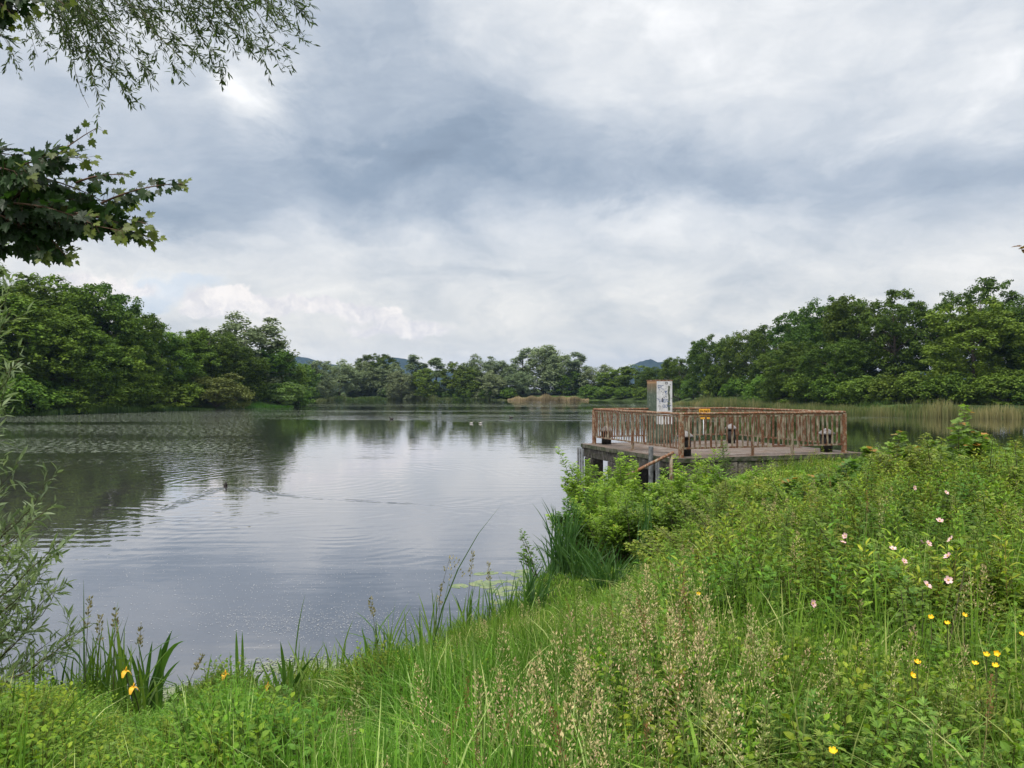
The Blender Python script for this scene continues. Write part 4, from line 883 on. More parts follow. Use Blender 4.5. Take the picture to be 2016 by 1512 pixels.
# shrubs as things ---------------------------------------------------------
def shrub(name, px, d, top, rad, nst, leaf, lsz, nlv, c0, c1, label, cat, seed, stem=M_STEM, group=None, zb=None, lean=(0, 0), upright=.5, stemr=.007, tipc=None):
    rng = np.random.default_rng(seed); x0 = (px-CX)/F*d; z0 = g1(x0, d) if zb is None else zb; H = CAMZ+(HY-top)/F*d-z0
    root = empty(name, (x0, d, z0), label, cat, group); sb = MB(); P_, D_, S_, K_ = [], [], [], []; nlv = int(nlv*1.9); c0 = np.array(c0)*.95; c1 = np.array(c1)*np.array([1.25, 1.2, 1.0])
    for k in range(nst):
        a = rng.uniform(0, 6.28); r = rad*math.sqrt(rng.uniform(.02, 1)); h = H*(1-.45*(r/rad)**1.5)*rng.uniform(.75, 1.02) if k else H
        b = np.array([r*math.cos(a)*.25, r*math.sin(a)*.25, -.05]); e = np.array([r*math.cos(a)+lean[0]*h, r*math.sin(a)+lean[1]*h, h])
        m_ = (b+e)/2+np.array([0, 0, h*.12]); ts = np.linspace(0, 1, 7)[:, None]; pts = b*(1-ts)**2+2*m_*ts*(1-ts)+e*ts**2
        sb.tube(pts, np.linspace(stemr*1.4, stemr*.3, 7), 5, cap=False)
        nn = max(4, nlv//nst)
        t = np.clip(.15+.87*np.sort(rng.uniform(0, 1, nn)**.7), 0, 1)[:, None]
        pp = b*(1-t)**2+2*m_*t*(1-t)+e*t**2
        aa = np.arange(nn)*2.4+rng.uniform(0, 6); off = np.stack([np.cos(aa), np.sin(aa), np.full(nn, upright)+rng.uniform(-.4, .4, nn)], 1)
        tw = rng.uniform(0, 1, (nn, 1))*lsz*(1.8*(1-t)+.3); ctr = pp+off*tw
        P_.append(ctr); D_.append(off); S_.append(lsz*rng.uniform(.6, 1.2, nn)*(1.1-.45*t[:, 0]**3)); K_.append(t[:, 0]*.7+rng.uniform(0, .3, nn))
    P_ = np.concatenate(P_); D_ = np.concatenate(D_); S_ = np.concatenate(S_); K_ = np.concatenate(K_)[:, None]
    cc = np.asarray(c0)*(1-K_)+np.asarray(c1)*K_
    if tipc is not None: q = (K_[:, 0] > .9) & (rng.uniform(0, 1, len(K_)) < .5); cc[q] = np.asarray(tipc)
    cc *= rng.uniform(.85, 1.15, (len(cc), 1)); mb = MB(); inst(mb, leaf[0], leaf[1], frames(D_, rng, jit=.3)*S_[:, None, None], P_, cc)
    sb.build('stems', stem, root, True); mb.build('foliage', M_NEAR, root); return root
AL0, AL1 = (.055, .12, .020), (.21, .34, .05)
shrub('alder_shrub', 1175, 15.2, 882, .8, 26, L_WIDE, .09, 1800, AL0, AL1, 'light green round-leaved shrub against the left piles of the platform', 'shrub', 1, group='shrubs before the platform')
shrub('alder_shrub', 1232, 14.2, 895, .8, 26, L_WIDE, .085, 1600, AL0, AL1, 'light green shrub under the sloping rusty handrail', 'shrub', 2, group='shrubs before the platform')
shrub('alder_shrub', 1150, 13.0, 948, .55, 16, L_WIDE, .075, 1100, AL0, (.10, .2, .035), 'dense green shrub behind the tall cattails at the waterline', 'shrub', 3, group='shrubs before the platform')
shrub('dogwood_shrub', 1382, 14.2, 888, .34, 6, L_LANCE, .13, 330, AL0, (.22, .34, .05), 'slender yellow-green shrub rising before the nearest railing corner', 'shrub', 4, tipc=(.36, .40, .05))
shrub('dogwood_shrub', 1318, 14.0, 915, .55, 10, L_LANCE, .12, 620, AL0, (.19, .31, .05), 'yellow-green shrub right of the handrail foot', 'shrub', 5, tipc=(.34, .38, .05))
shrub('dogwood_shrub', 1440, 13.6, 922, .5, 9, L_LANCE, .11, 520, AL0, (.17, .29, .05), 'green shrub below the middle of the front railing', 'shrub', 6)
shrub('dogwood_shrub', 1290, 12.2, 985, .6, 14, L_WIDE, .075, 900, AL0, (.11, .21, .035), 'low green shrub in the hollow behind the thin cattails', 'shrub', 7)
for k, (px, d, top, l) in enumerate([(1130,13.6,963,'leafy green shrub rising behind the leftmost cattails'),(1200,12.6,928,'bright shrub in the middle of the thicket left of the platform corner'),(1262,13.2,906,'bright shrub between the handrail and the nearest corner post'),(1215,11.6,978,'shrub in front of the thicket behind the cattails'),(1355,13.2,903,'shrub directly below the nearest orange corner post'),(1410,12.6,945,'yellow-green shrub below the first front post'),(1300,11.6,1000,'rounded shrub to the right of the thin cattails'),(1480,13.6,925,'yellow-green herb shrub before the mossy wall'),(1560,13.4,928,'low herb shrub before the mossy wall, further right')]):
    shrub('alder_shrub' if k < 5 else 'dogwood_shrub', px, d, top, .62, 16, [L_WIDE, L_LANCE][k % 2], .085 if k % 2 == 0 else .11, 900, AL0, (.21, .34, .05), l, 'shrub', 400+k, tipc=(.38, .42, .06), group='shrubs before the platform')
shrub('dock_plant', 1427, 16.4, 862, .08, 3, L_LANCE, .09, 150, (.07, .13, .04), (.13, .21, .07), 'tall thin weed standing in front of the front railing', 'plant', 8)
shrub('maple_sapling', 1625, 9.6, 905, .55, 8, L_MAPLE, .15, 190, (.05, .12, .03), (.12, .22, .05), 'young maple with a slanting reddish stem and large lobed leaves', 'sapling', 9, stem=M_REDSTEM, tipc=(.45, .22, .06), stemr=.011, upright=.1)
shrub('maple_sapling', 1745, 11.6, 850, .42, 7, L_MAPLE, .13, 260, (.06, .13, .025), (.17, .27, .05), 'pointed light green sapling right beside the platform corner', 'sapling', 10, stem=M_REDSTEM, tipc=(.42, .22, .08), upright=.1)
shrub('maple_sapling', 1885, 11.0, 800, .60, 10, L_MAPLE, .13, 430, (.05, .12, .025), (.16, .26, .05), 'tallest maple sapling with orange young leaves by the right shore', 'sapling', 11, stem=M_REDSTEM, tipc=(.5, .25, .06), upright=.1)
shrub('maple_sapling', 1975, 10.6, 855, .6, 10, L_MAPLE, .12, 380, (.05, .11, .025), (.13, .22, .05), 'maple sapling near the right edge of the view', 'sapling', 12, stem=M_REDSTEM, tipc=(.42, .22, .08), upright=.1)
shrub('bramble_bush', 1800, 11.2, 862, .9, 26, L_WIDE, .085, 2000, (.04, .095, .018), (.12, .2, .04), 'dense dark bramble thicket between the two tallest saplings', 'bush', 13, upright=.2)
shrub('bramble_bush', 1915, 10.2, 885, 1.0, 28, L_WIDE, .085, 2200, (.04, .095, .018), (.12, .2, .04), 'dense bramble thicket below the tallest sapling', 'bush', 14, upright=.2)
shrub('bramble_bush', 2030, 9.6, 890, .8, 24, L_WIDE, .085, 1700, (.04, .095, .018), (.13, .2, .04), 'dense bramble thicket cut by the right edge', 'bush', 15, upright=.2)
shrub('bramble_bush', 1560, 9.2, 985, .7, 18, L_WIDE, .065, 1300, (.035, .085, .018), (.10, .18, .035), 'dark bramble patch at the foot of the slanting maple', 'bush', 16, upright=.2)
shrub('bramble_bush', 1420, 10.6, 985, .7, 18, L_WIDE, .06, 1300, (.04, .09, .018), (.10, .19, .035), 'bramble patch in the middle of the slope', 'bush', 17, upright=.2)
BB = [(1250,11.5,985,'bramble mound right of the thin cattails'),(1345,11,968,'bramble mound under the nearest railing corner, a little way down the slope'),(1440,10.4,955,'bramble mound in front of the middle of the platform'),(1525,9.8,948,'bramble mound below the concrete block'),
 (1600,9,950,'bramble mound left of the pointed sapling'),(1690,9.5,915,'bramble mound at the foot of the pointed sapling'),(1775,9.5,890,'bramble mound behind the upper pink roses'),(1850,9.2,878,'tall bramble mound between the two biggest saplings'),(1935,8.8,888,'bramble mound below the orange tipped sapling'),(2015,8.4,900,'bramble mound at the right edge, upper row'),
 (1480,8,1015,'low bramble mound in the middle of the slope'),(1580,7.4,1015,'low bramble mound left of the lower pink roses'),(1700,7.2,990,'bramble mound left of the paired pink roses'),(1960,6.6,985,'bramble mound right of the pink roses'),(1400,8.6,1045,'low bramble mound above the beige seed heads'),(1320,9.2,1060,'bramble mound right of the low cattails'),(1900,5.6,1060,'low bramble mound right below the pink roses'),(1640,6.2,1080,'low bramble mound in front of the paired pink roses')]
bc = [((.045, .10, .018), (.14, .22, .04)), ((.06, .12, .02), (.20, .29, .05)), ((.05, .09, .02), (.16, .19, .05)), ((.07, .13, .025), (.24, .31, .06))]
for k, (px, d, top, l) in enumerate(BB):
    c0, c1 = bc[k % 4]; shrub('bramble_bush', px, d, top-28, .62+.1*(k % 3), 22, [L_WIDE, L_WIDE, L_LANCE][k % 3], .075-.003*(11-d), 1000, c0, c1, l, 'bush', 300+k, group='bramble mounds on the slope', upright=.25, tipc=(.34, .30, .07) if k % 2 else None)
# dog roses with their flowers
M_PETAL = surf_mat('pink_petal', lambda n, p, t: n.ramp(n.noise(p, 25, 2), [(.3, (.55, .32, .32)), (.7, (.74, .55, .52))]), .6, .2)
M_YPET = surf_mat('yellow_petal', lambda n, p, t: n.ramp(n.noise(p, 40, 2), [(.3, (.78, .44, .01)), (.7, (.85, .56, .02))]), .45, .3)
M_ANTH = surf_mat('yellow_anthers', lambda n, p, t: (.5, .32, .05), .8)
def petals(np_, r, cup, wd=.40, seg=3):
    mb = MB()
    for k in range(np_):
        a = k/np_*6.283; R = rotz(a); V = []
        for j in range(seg+1):
            t = j/seg; wv_ = wd*r*math.sin(min(t*1.9+.25, 2.6)); V += [(t*r, -wv_, cup*r*t*t), (t*r+(.06*r if j == seg else 0), 0, cup*r*t*t-.1*r*t), (t*r, wv_, cup*r*t*t)]
        q = []
        for j in range(seg): q += [[3*j, 3*j+1, 3*j+4, 3*j+3], [3*j+1, 3*j+2, 3*j+5, 3*j+4]]
        mb.add(np.array(V)@R.T, [np.array(q)])
    return mb
rose_me = petals(5, .030, .35).mesh('flower', M_PETAL); cb = MB(); cb.lathe([(.001, -.002), (.008, .003), (.006, .007), (.001, .008)], 8); anth_me = cb.mesh('stamens', M_ANTH)
rose = [(1800,960),(1863,970),(1850,1025),(1664,1055),(1660,1068),(1758,1080),(1780,1105),(1828,1070),(1872,1062),(1825,1152),(1867,1142),(1600,1188),(1815,1068),(1866,1095)]
rr1 = shrub('rose_bush', 1830, 6.6, 945, .9, 26, L_WIDE, .05, 2600, (.05, .105, .022), (.13, .22, .04), 'wild rose bush dotted with pale pink flowers, upper part of the slope', 'bush', 18, upright=.3)
rr3 = shrub('rose_bush', 1820, 3.6, 1120, .35, 10, L_WIDE, .04, 420, (.05, .105, .022), (.14, .23, .04), 'lowest small rose bush with two pink flowers in the right meadow', 'bush', 29, upright=.3)
rr2 = shrub('rose_bush', 1800, 4.6, 1030, .6, 18, L_WIDE, .045, 1500, (.05, .105, .022), (.14, .23, .04), 'wild rose bush with pink flowers in front of the larger rose bush', 'bush', 19, upright=.3)
rr = random.Random(8)
for k, (px, py) in enumerate(rose):
    d = .76*F/(py-HY); root = rr1 if d > 5.0 else (rr2 if d > 3.5 else rr3); p = at(px, py, d)
    o = link('flower', rose_me, root); o.location = p-root.location; sc = (.32+d/13.0)*rr.uniform(.75, 1.1); o.scale = (sc,)*3
    o.rotation_euler = (math.radians(rr.uniform(-10, 80)), math.radians(rr.uniform(-45, 45)), rr.uniform(-1.5, 1.5)); link('stamens', anth_me, o)
# buttercups
bc_me = petals(5, .0125, .75).mesh('flower', M_YPET)
BC = [(1833,1216),(1898,1212),(1865,1228),(1806,1305),(1795,1330),(1942,1290),(1962,1287),(1960,1312),(1640,1480),(2012,1250),(1375,1170),(1920,1308)]
for k, (px, py) in enumerate(BC):
    d = (1.0 if py > 1200 else 1.1)*F/(py-HY); p = at(px, py, d); zg = g1(p.x, p.y)
    root = empty('buttercup', (p.x, p.y, zg), 'small glossy yellow buttercup on a thin stalk in the meadow', 'flower', 'buttercups in the meadow')
    root['label'] = ['leftmost buttercup of the upper trio in the right meadow', 'rightmost buttercup of the upper trio in the right meadow', 'middle buttercup of the upper trio, slightly lower', 'small buttercup just above the biggest one', 'biggest brightest buttercup, below the small one',
        'left one of the close pair of buttercups near the right edge', 'right one of the close pair of buttercups near the right edge', 'drooping buttercup under the close pair', 'lone orange-yellow buttercup at the bottom of the meadow', 'buttercup cut by the right edge', 'lone yellow flower far up the middle of the meadow', 'faded buttercup left below the close pair'][k]
    h = p.z-zg; mb = MB(); mb.tube([(rr.uniform(-.05, .05), .03, -.03), (.01, .01, h*.6), (0, 0, h)], [.0022, .0018, .0013], 5, cap=False); mb.build('stalk', M_STEM, root)
    o = link('flower', bc_me, root); o.location = (0, 0, h); o.rotation_euler = (math.radians(rr.uniform(10, 60)), 0, rr.uniform(-.6, .6)); o.scale = (.9,)*3

# irises, cattails ---------------------------------------------------------
def clump(name, px, d, spec, wd, label, cat, seed, group=None, c0=(.04, .10, .018), c1=(.10, .20, .035), spread=.12, seg=7, zb=None):
    """spec: list of (tip px, tip py, bend) blades; each arches from the clump's foot to its tip"""
    rng = np.random.default_rng(seed); x0 = (px-CX)/F*d; z0 = max(g1(x0, d), -.05) if zb is None else zb
    root = empty(name, (x0, d, z0), label, cat, group)
    for (tx, ty, bend) in spec:
        dd = d+rng.uniform(-spread, spread); e = np.array(at(tx, ty, dd))-np.array([x0, d, z0]); b = np.array([rng.uniform(-spread, spread)*.5+e[0]*.12, rng.uniform(-spread, spread)*.5, -.06])
        L = np.linalg.norm(e-b); mid = np.array([b[0]*.75+e[0]*.25, (b[1]+e[1])/2, b[2]+(e[2]-b[2])*(.62+bend)+bend*.35*L])
        ts = np.linspace(0, 1, seg+1); pts = np.array([b*(1-t)**2+2*mid*t*(1-t)+e*t*t for t in ts])
        w_ = wd*rng.uniform(.75, 1.15)*np.array([min(1, .7+t)*(1-t**5) for t in ts])*.5; w_[-1] = .0006
        fa = rng.uniform(-.7, .7); sd = np.array([math.cos(fa), math.sin(fa), 0]); fn = np.array([-sd[1], sd[0], 0])
        V = np.concatenate([pts-sd*w_[:, None], pts+fn*w_[:, None]*.35, pts+sd*w_[:, None]]); m_ = seg+1
        q = [[k, k+1, m_+k+1, m_+k] for k in range(seg)]+[[m_+k, m_+k+1, 2*m_+k+1, 2*m_+k] for k in range(seg)]
        k = rng.uniform(0, 1); c = np.array(c0)*(1-k)+np.array(c1)*k
        mb = MB(); mb.add(V, [np.array(q)], c); mb.build('leaf', M_NEAR, root, True)
    return root
M_IRIS = surf_mat('iris_petal', lambda n, p, t: n.ramp(n.noise(p, 40, 2), [(.3, (.70, .36, .015)), (.7, (.82, .50, .03))]), .5, .3)
def irisflower(root, px, py, d, s=1.0):
    p = np.array(at(px, py, d))-np.array(root.location); mb = MB()
    for k in range(3):
        a = k*2.094+.5; R = rotz(a); V = []
        for j in range(5):
            t = j/4; w_ = .018*math.sin(.5+t*2.3); V += [(.042*t, -w_, .012*math.sin(t*2)-.045*t**2.2), (.042*t, 0, .012*math.sin(t*2)-.045*t**2.2+.004), (.042*t, w_, .012*math.sin(t*2)-.045*t**2.2)]
        q = []
        for j in range(4): q += [[3*j, 3*j+1, 3*j+4, 3*j+3], [3*j+1, 3*j+2, 3*j+5, 3*j+4]]
        mb.add(np.array(V)*s@R.T, [np.array(q)])
        V = np.array([(0, -.004, 0), (.012, -.006, .02), (.016, 0, .034), (.012, .006, .02), (0, .004, 0)])*s@rotz(a+1.05).T; mb.add(V, [np.array([[0, 1, 2, 3, 4]])])
    o = mb.build('flower', M_IRIS, root, True); o.location = p
    sb = MB(); sb.tube([(p[0]*.6, 0, -.05), (p[0]*.9, p[1]*.8, p[2]*.6), tuple(p)], [.005, .004, .0035], 5, cap=False); sb.build('stalk', M_STEM, root)
GI = 'yellow irises and flag leaves at the near waterline'
ir1 = clump('iris_plant', 290, 5.6, [(339,1240,-.02),(372,1262,.28),(300,1262,0),(382,1360,.3),(322,1285,0),(250,1270,0),(268,1290,-.02),(232,1262,0),(355,1300,.1),(300,1330,0),(210,1300,.05),(335,1255,0),(318,1268,.05)], .052, 'big clump of arching broad flag leaves with yellow flowers, lower left', 'plant', 31, GI, seg=9)
irisflower(ir1, 247, 1322, 4.9, .88); irisflower(ir1, 262, 1354, 4.8, .88)
ir2 = clump('iris_plant', 468, 6.0, [(465,1241,0),(477,1243,0),(505,1295,0),(445,1330,0),(490,1310,0),(520,1320,.05)], .032, 'two tall straight twin flag leaves with a yellow flower beside them', 'plant', 32, GI)
irisflower(ir2, 443, 1327, 5.1, .88)
ir3 = clump('iris_plant', 560, 6.0, [(552,1263,0),(585,1330,.02),(618,1292,0),(530,1305,0),(511,1305,0),(600,1350,0),(545,1300,0),(570,1295,0)], .036, 'fan of upright flag leaves in the middle of the lower waterline', 'plant', 33, GI)
irisflower(ir3, 527, 1350, 5.0, .7)
ir4 = clump('iris_plant', 728, 6.6, [(712,1238,0),(741,1236,0),(748,1252,0),(690,1290,0),(765,1300,.05),(728,1270,0),(655,1285,0),(800,1260,.02)], .030, 'narrow flag leaves beside the brown seed stalk left of the tall grass', 'plant', 34, GI)
ir5 = clump('iris_plant', 930, 7.6, [(895,1170,0),(910,1260,0),(940,1190,0),(960,1230,0),(985,1210,0),(870,1250,.03),(1000,1190,0)], .022, 'loose flag leaves below the lily pads', 'plant', 35, GI)
rg = random.Random(12)
def cat(px, d, x0, x1, y0, y1, nb, label, seed, zb=None):
    r = random.Random(seed); sp = [(r.uniform(x0, x1), r.uniform(y0, y1), r.uniform(-.02, .03)) for _ in range(nb)]
    return clump('cattail_clump', px, d, sp, .02, label, 'plant', seed, 'cattail clumps at the shore', c0=(.030, .085, .022), c1=(.075, .155, .04), spread=.3, zb=zb)
cat(1105, 11.3, 1045, 1170, 975, 1090, 98, 'largest dark cattail clump standing out over the water', 41, 0)
cat(1150, 10.9, 1090, 1215, 1050, 1130, 80, 'cattail clump right of the largest one, in the shade of the shrub', 42)
cat(1272, 10.2, 1258, 1290, 965, 1040, 14, 'thin tall cattail clump alone in the slope', 43)
cat(1200, 9.6, 1110, 1290, 1060, 1165, 95, 'low broad cattail clump in front of the larger ones', 44)
cat(1045, 9.6, 1005, 1110, 1095, 1195, 60, 'short cattail clump beside the lily pads', 45, 0)
def sedge(px, d, w_, y0, y1, nb, label, seed, wd=.016):
    r = random.Random(seed); sp = [(px+r.gauss(0, w_), r.uniform(y0-25, y1)-r.choice([0, 0, 0, 35]), r.uniform(-.03, .12)*r.choice([.4, 1, 2])) for _ in range(nb)]
    return clump('sedge_clump', px, d, sp, wd, label, 'plant', seed, 'sedge clumps along the near waterline', c0=(.06, .13, .02), c1=(.17, .27, .045), spread=.3, seg=6)
for k, a in enumerate([(200,5.3,38,1265,1390,40,'sedge clump between the silver willow and the arching flag leaves'),(110,5.0,35,1310,1400,30,'sedge clump at the foot of the silver willow'),(255,5.2,40,1290,1400,36,'sedge clump around the arching flag leaves'),(395,5.6,26,1345,1410,20,'low sedge between the arching leaves and the twin leaves'),
      (490,5.7,30,1310,1390,30,'sedge clump at the foot of the twin straight leaves'),(600,5.8,36,1310,1390,34,'sedge clump around the fan of flag leaves'),(680,6.1,34,1280,1370,34,'sedge clump right of the fan of flag leaves'),(770,6.6,34,1240,1340,40,'sedge clump under the curved single grass stalk'),
      (840,7.0,30,1215,1310,36,'sedge clump at the foot of the tall seeding stalks'),(905,7.4,26,1215,1285,36,'sedge clump where the bank turns up towards the lily pads'),(970,8.2,24,1205,1250,30,'sedge clump below the lily pads'),(1025,9.0,16,1190,1225,26,'sedge clump between the lily pads and the cattails')]): sedge(*a, 500+k)
# small leaning shrub over the water by the cattails
shrub('alder_shrub', 1062, 11.0, 1045, .18, 4, L_WIDE, .075, 90, AL0, (.10, .19, .04), 'small alder twig leaning out over the lily pads', 'shrub', 20, lean=(-.35, 0), zb=0)
# tall single grasses against the water
def tallgrass(px, by, tx, ty, d, label, kind):
    x0 = (px-CX)/F*d; z0 = max(g1(x0, d), -.02); root = empty('grass_stalk', (x0, d, z0), label, 'plant', 'tall grass stalks against the water'); e = np.array(at(tx, ty, d))-np.array([x0, d, z0])
    r = np.random.default_rng(int(px)); mb = MB(); ts = np.linspace(0, 1, 8)[:, None]; m_ = np.array([e[0]*.15, 0, e[2]*.55]); pts = 2*m_*ts*(1-ts)+e*ts**2
    mb.tube(pts, np.linspace(.0035, .0012, 8), 5, cap=False); mb.build('stalk', M_STEM, root, True)
    n_ = 36; t = r.uniform(.76, 1, n_)[:, None]; pp = 2*m_*t*(1-t)+e*t**2; a = r.uniform(0, 6.28, n_); rad = (.10 if kind == 'open' else .018)*(1.15-t[:, 0])*3*r.uniform(.2, 1, n_)
    pp = pp+np.stack([np.cos(a)*rad+(rad*.8 if kind == 'open' else 0), np.sin(a)*rad, rad*.3], 1); mb = MB()
    inst(mb, *leaf_quad(.25), frames(np.stack([np.cos(a), np.sin(a), np.full(n_, 1.5)], 1), r, jit=1)*.028, pp, mixc(r, n_, (.20, .19, .10), (.34, .30, .18))); mb.build('seed_head', M_SEED, root)
    mb = MB(); lv, lf = leaf_lance(.03, .3, .5)
    for k in range(3):
        t = r.uniform(.15, .55); p = 2*m_*t*(1-t)+e*t*t; aa = r.uniform(0, 6.28); inst(mb, lv, lf, frames(np.array([[math.cos(aa), math.sin(aa)*.5, 1.2]]), r, jit=.1)*.32, p[None], np.array([[.07, .15, .03]]))
    mb.build('leaves', M_NEAR, root)
for a in ((845,1330,885,1100,6.8,'tall grass stalk with a loose open head over the water','open'),(915,1300,932,1085,7.0,'tall dark grass stalk right of the open headed one','slim'),(965,1250,962,1108,8.0,'thin curved grass stalk before the lily pads','slim'),(748,1330,728,1178,6.4,'single curved grass stalk above the narrow flag leaves','slim'),
          (860,1310,868,1150,6.7,'short grass stalk beside the open headed one','slim'),(165,1400,176,1180,5.0,'tall thin grass stalk left of the arching flag leaves','slim'),(222,1420,228,1200,5.1,'tall grass stalk just left of the arching flag leaves','slim'),(190,1400,197,1215,5.2,'thin stalk between the two taller stalks at lower left','slim'),
          (270,1400,278,1230,5.4,'slim leaning stalk among the arching flag leaves','slim'),(350,1400,400,1290,5.5,'short reed stalk leaning right of the arching flag leaves','slim')): tallgrass(*a)
# big leaves in the meadow
def bigleaf(px, py, d, L, az, c, label, seed):
    p = at(px, py, d); z0 = g1(p.x, p.y); root = empty('broad_leaved_plant', (p.x, p.y, z0), label, 'plant', 'broad leaved plants in the meadow'); r = np.random.default_rng(seed)
    for k in range(4):
        mb = MB(); a = az+k*1.5+r.uniform(-.3, .3); sg_ = 9; ts = np.linspace(0, 1, sg_+1); V = []
        for t in ts:
            w_ = .30*L*math.sin(min(t*2.6+.15, 3.1))**.8*(1+.07*math.sin(t*26)); zz = (p.z-z0)*(.5+.5*math.sin(min(t*1.7, 1.57)))-.12*L*t**3
            for q_ in (-1, -.5, 0, .5, 1): V.append((t*L*math.cos(a)-q_*w_*math.sin(a), t*L*math.sin(a)+q_*w_*math.cos(a), zz+.10*abs(q_)*w_*2+.012*math.sin(t*30+abs(q_)*5)))
        q = [[5*i_+j_, 5*i_+j_+1, 5*i_+j_+6, 5*i_+j_+5] for i_ in range(sg_) for j_ in range(4)]
        mb.add(V, [np.array(q)], np.array(c)*r.uniform(.85, 1.15)); mb.build('leaf', M_NEAR, root, True)
bigleaf(1905, 1455, 2.75, .34, 1.0, (.10, .17, .10), 'big grey-green hairy leaf rosette at the bottom right', 3)
bigleaf(1590, 1440, 2.9, .24, 2.2, (.16, .22, .10), 'pale broad leaves at the bottom left of the grey-green rosette', 4)
bigleaf(1985, 1260, 4.4, .30, .4, (.09, .17, .05), 'broad pointed dock leaves near the right edge', 5)
bigleaf(640, 1345, 6.1, .16, .9, (.09, .10, .025), 'browning water lily leaves lifted at the near waterline', 6)

# ------------------------------------------------------------------ things on the water surface
M_PAD = surf_mat('lily_pad', lambda n, p, t: n.ramp(n.noise(p, 8, 4), [(.3, (.075, .115, .045)), (.5, (.15, .20, .08)), (.75, (.26, .25, .13))]), .45, .5)
def padmesh(seed):
    r = random.Random(seed); mb = MB(); nseg = 22; V = [(0, 0, .006)]
    for k in range(nseg+1):
        a = .22+(6.283-.44)*k/nseg; rad = 1+.04*math.sin(a*5+seed); V.append((rad*math.cos(a), rad*math.sin(a)*.9, .006+.012*abs(math.sin(a*2+seed))))
    mb.add(V, [np.array([[0, k, k+1] for k in range(1, nseg+1)])]); return mb.mesh('lily_pad', M_PAD)
pads = [padmesh(k) for k in range(3)]; rr = random.Random(4)
PD = [(945,1130),(968,1128),(1000,1128),(1022,1132),(950,1146),(965,1148),(985,1145),(1010,1145),(905,1154),(975,1163),(990,1170),(1022,1150),(1035,1140),(1000,1158),(1045,1160),(960,1155),(1018,1168),(980,1185),(1032,1125),(940,1150)]
for k, (px, py) in enumerate(PD):
    d = CAMZ*F/(py-HY); o = link('lily_pad', pads[k % 3]); o.location = (*wp(px, d), 0); s = rr.uniform(.09, .14); o.scale = (s, s, s); o.rotation_euler = (0, 0, rr.uniform(0, 6.28))
    tag(o, 'lily pad alone on open water, left of the lily pad patch' if k == 8 else 'round green lily pad floating in the patch beside the cattails', 'lily pad', 'lily pads beside the cattails')
def mat_cloud(name, pts, n, sz, matr, label, cat_, seed, zc=.004):
    r = np.random.default_rng(seed); P_ = []
    for (px, py, sx, sy, w_) in pts:
        k = int(n*w_); q = np.stack([r.normal(px, sx, k), r.normal(py, sy, k)], 1); P_.append(q[q[:, 1] > 800])
    P_ = np.concatenate(P_); d = CAMZ*F/(P_[:, 1]-HY); x = (P_[:, 0]-CX)/F*d; k = sdist(np.stack([x, d], 1)) < .3; x, d = x[k], d[k]; n_ = len(x); a = r.uniform(0, 6.28, n_)
    PV = np.array([[-1, -.5, 0], [.2, -.7, 0], [1, .1, 0], [-.1, .6, 0]], float); s = r.uniform(sz[0], sz[1], n_)
    M = np.zeros((n_, 3, 3)); M[:, 0, 0] = np.cos(a)*s; M[:, 0, 1] = -np.sin(a)*s; M[:, 1, 0] = np.sin(a)*s; M[:, 1, 1] = np.cos(a)*s; M[:, 2, 2] = 1
    mb = MB(); inst(mb, PV, [np.array([[0, 1, 2, 3]])], M, np.stack([x, d, zc+r.uniform(0, .004, n_)], 1), np.ones((n_, 3))); return tag(mb.build(name, matr), label, cat_, kind='stuff')
M_FLUFF = surf_mat('seed_fluff', lambda n, p, t: (.42, .42, .42), .9, .1)
M_ALG = surf_mat('algae', lambda n, p, t: n.ramp(n.noise(p, 12, 3), [(.3, (.13, .16, .09)), (.7, (.28, .31, .20))]), .8, .2)
mat_cloud('seed_fluff', [(560,1170,190,50,.30),(600,1225,110,18,.34),(760,1230,90,14,.14),(350,1150,200,60,.12),(850,1120,100,40,.06),(230,1200,100,50,.04)], 2300, (.004, .010), M_FLUFF, 'pale specks of plant fluff drifting on the near water', 'fluff', 1)
mat_cloud('algae_mat', [(375,1378,34,12,.3),(350,1362,22,5,.1),(620,1312,60,8,.35),(700,1322,60,7,.25)], 3600, (.008, .022), M_ALG, 'pale green algae film along the near waterline', 'algae', 2)

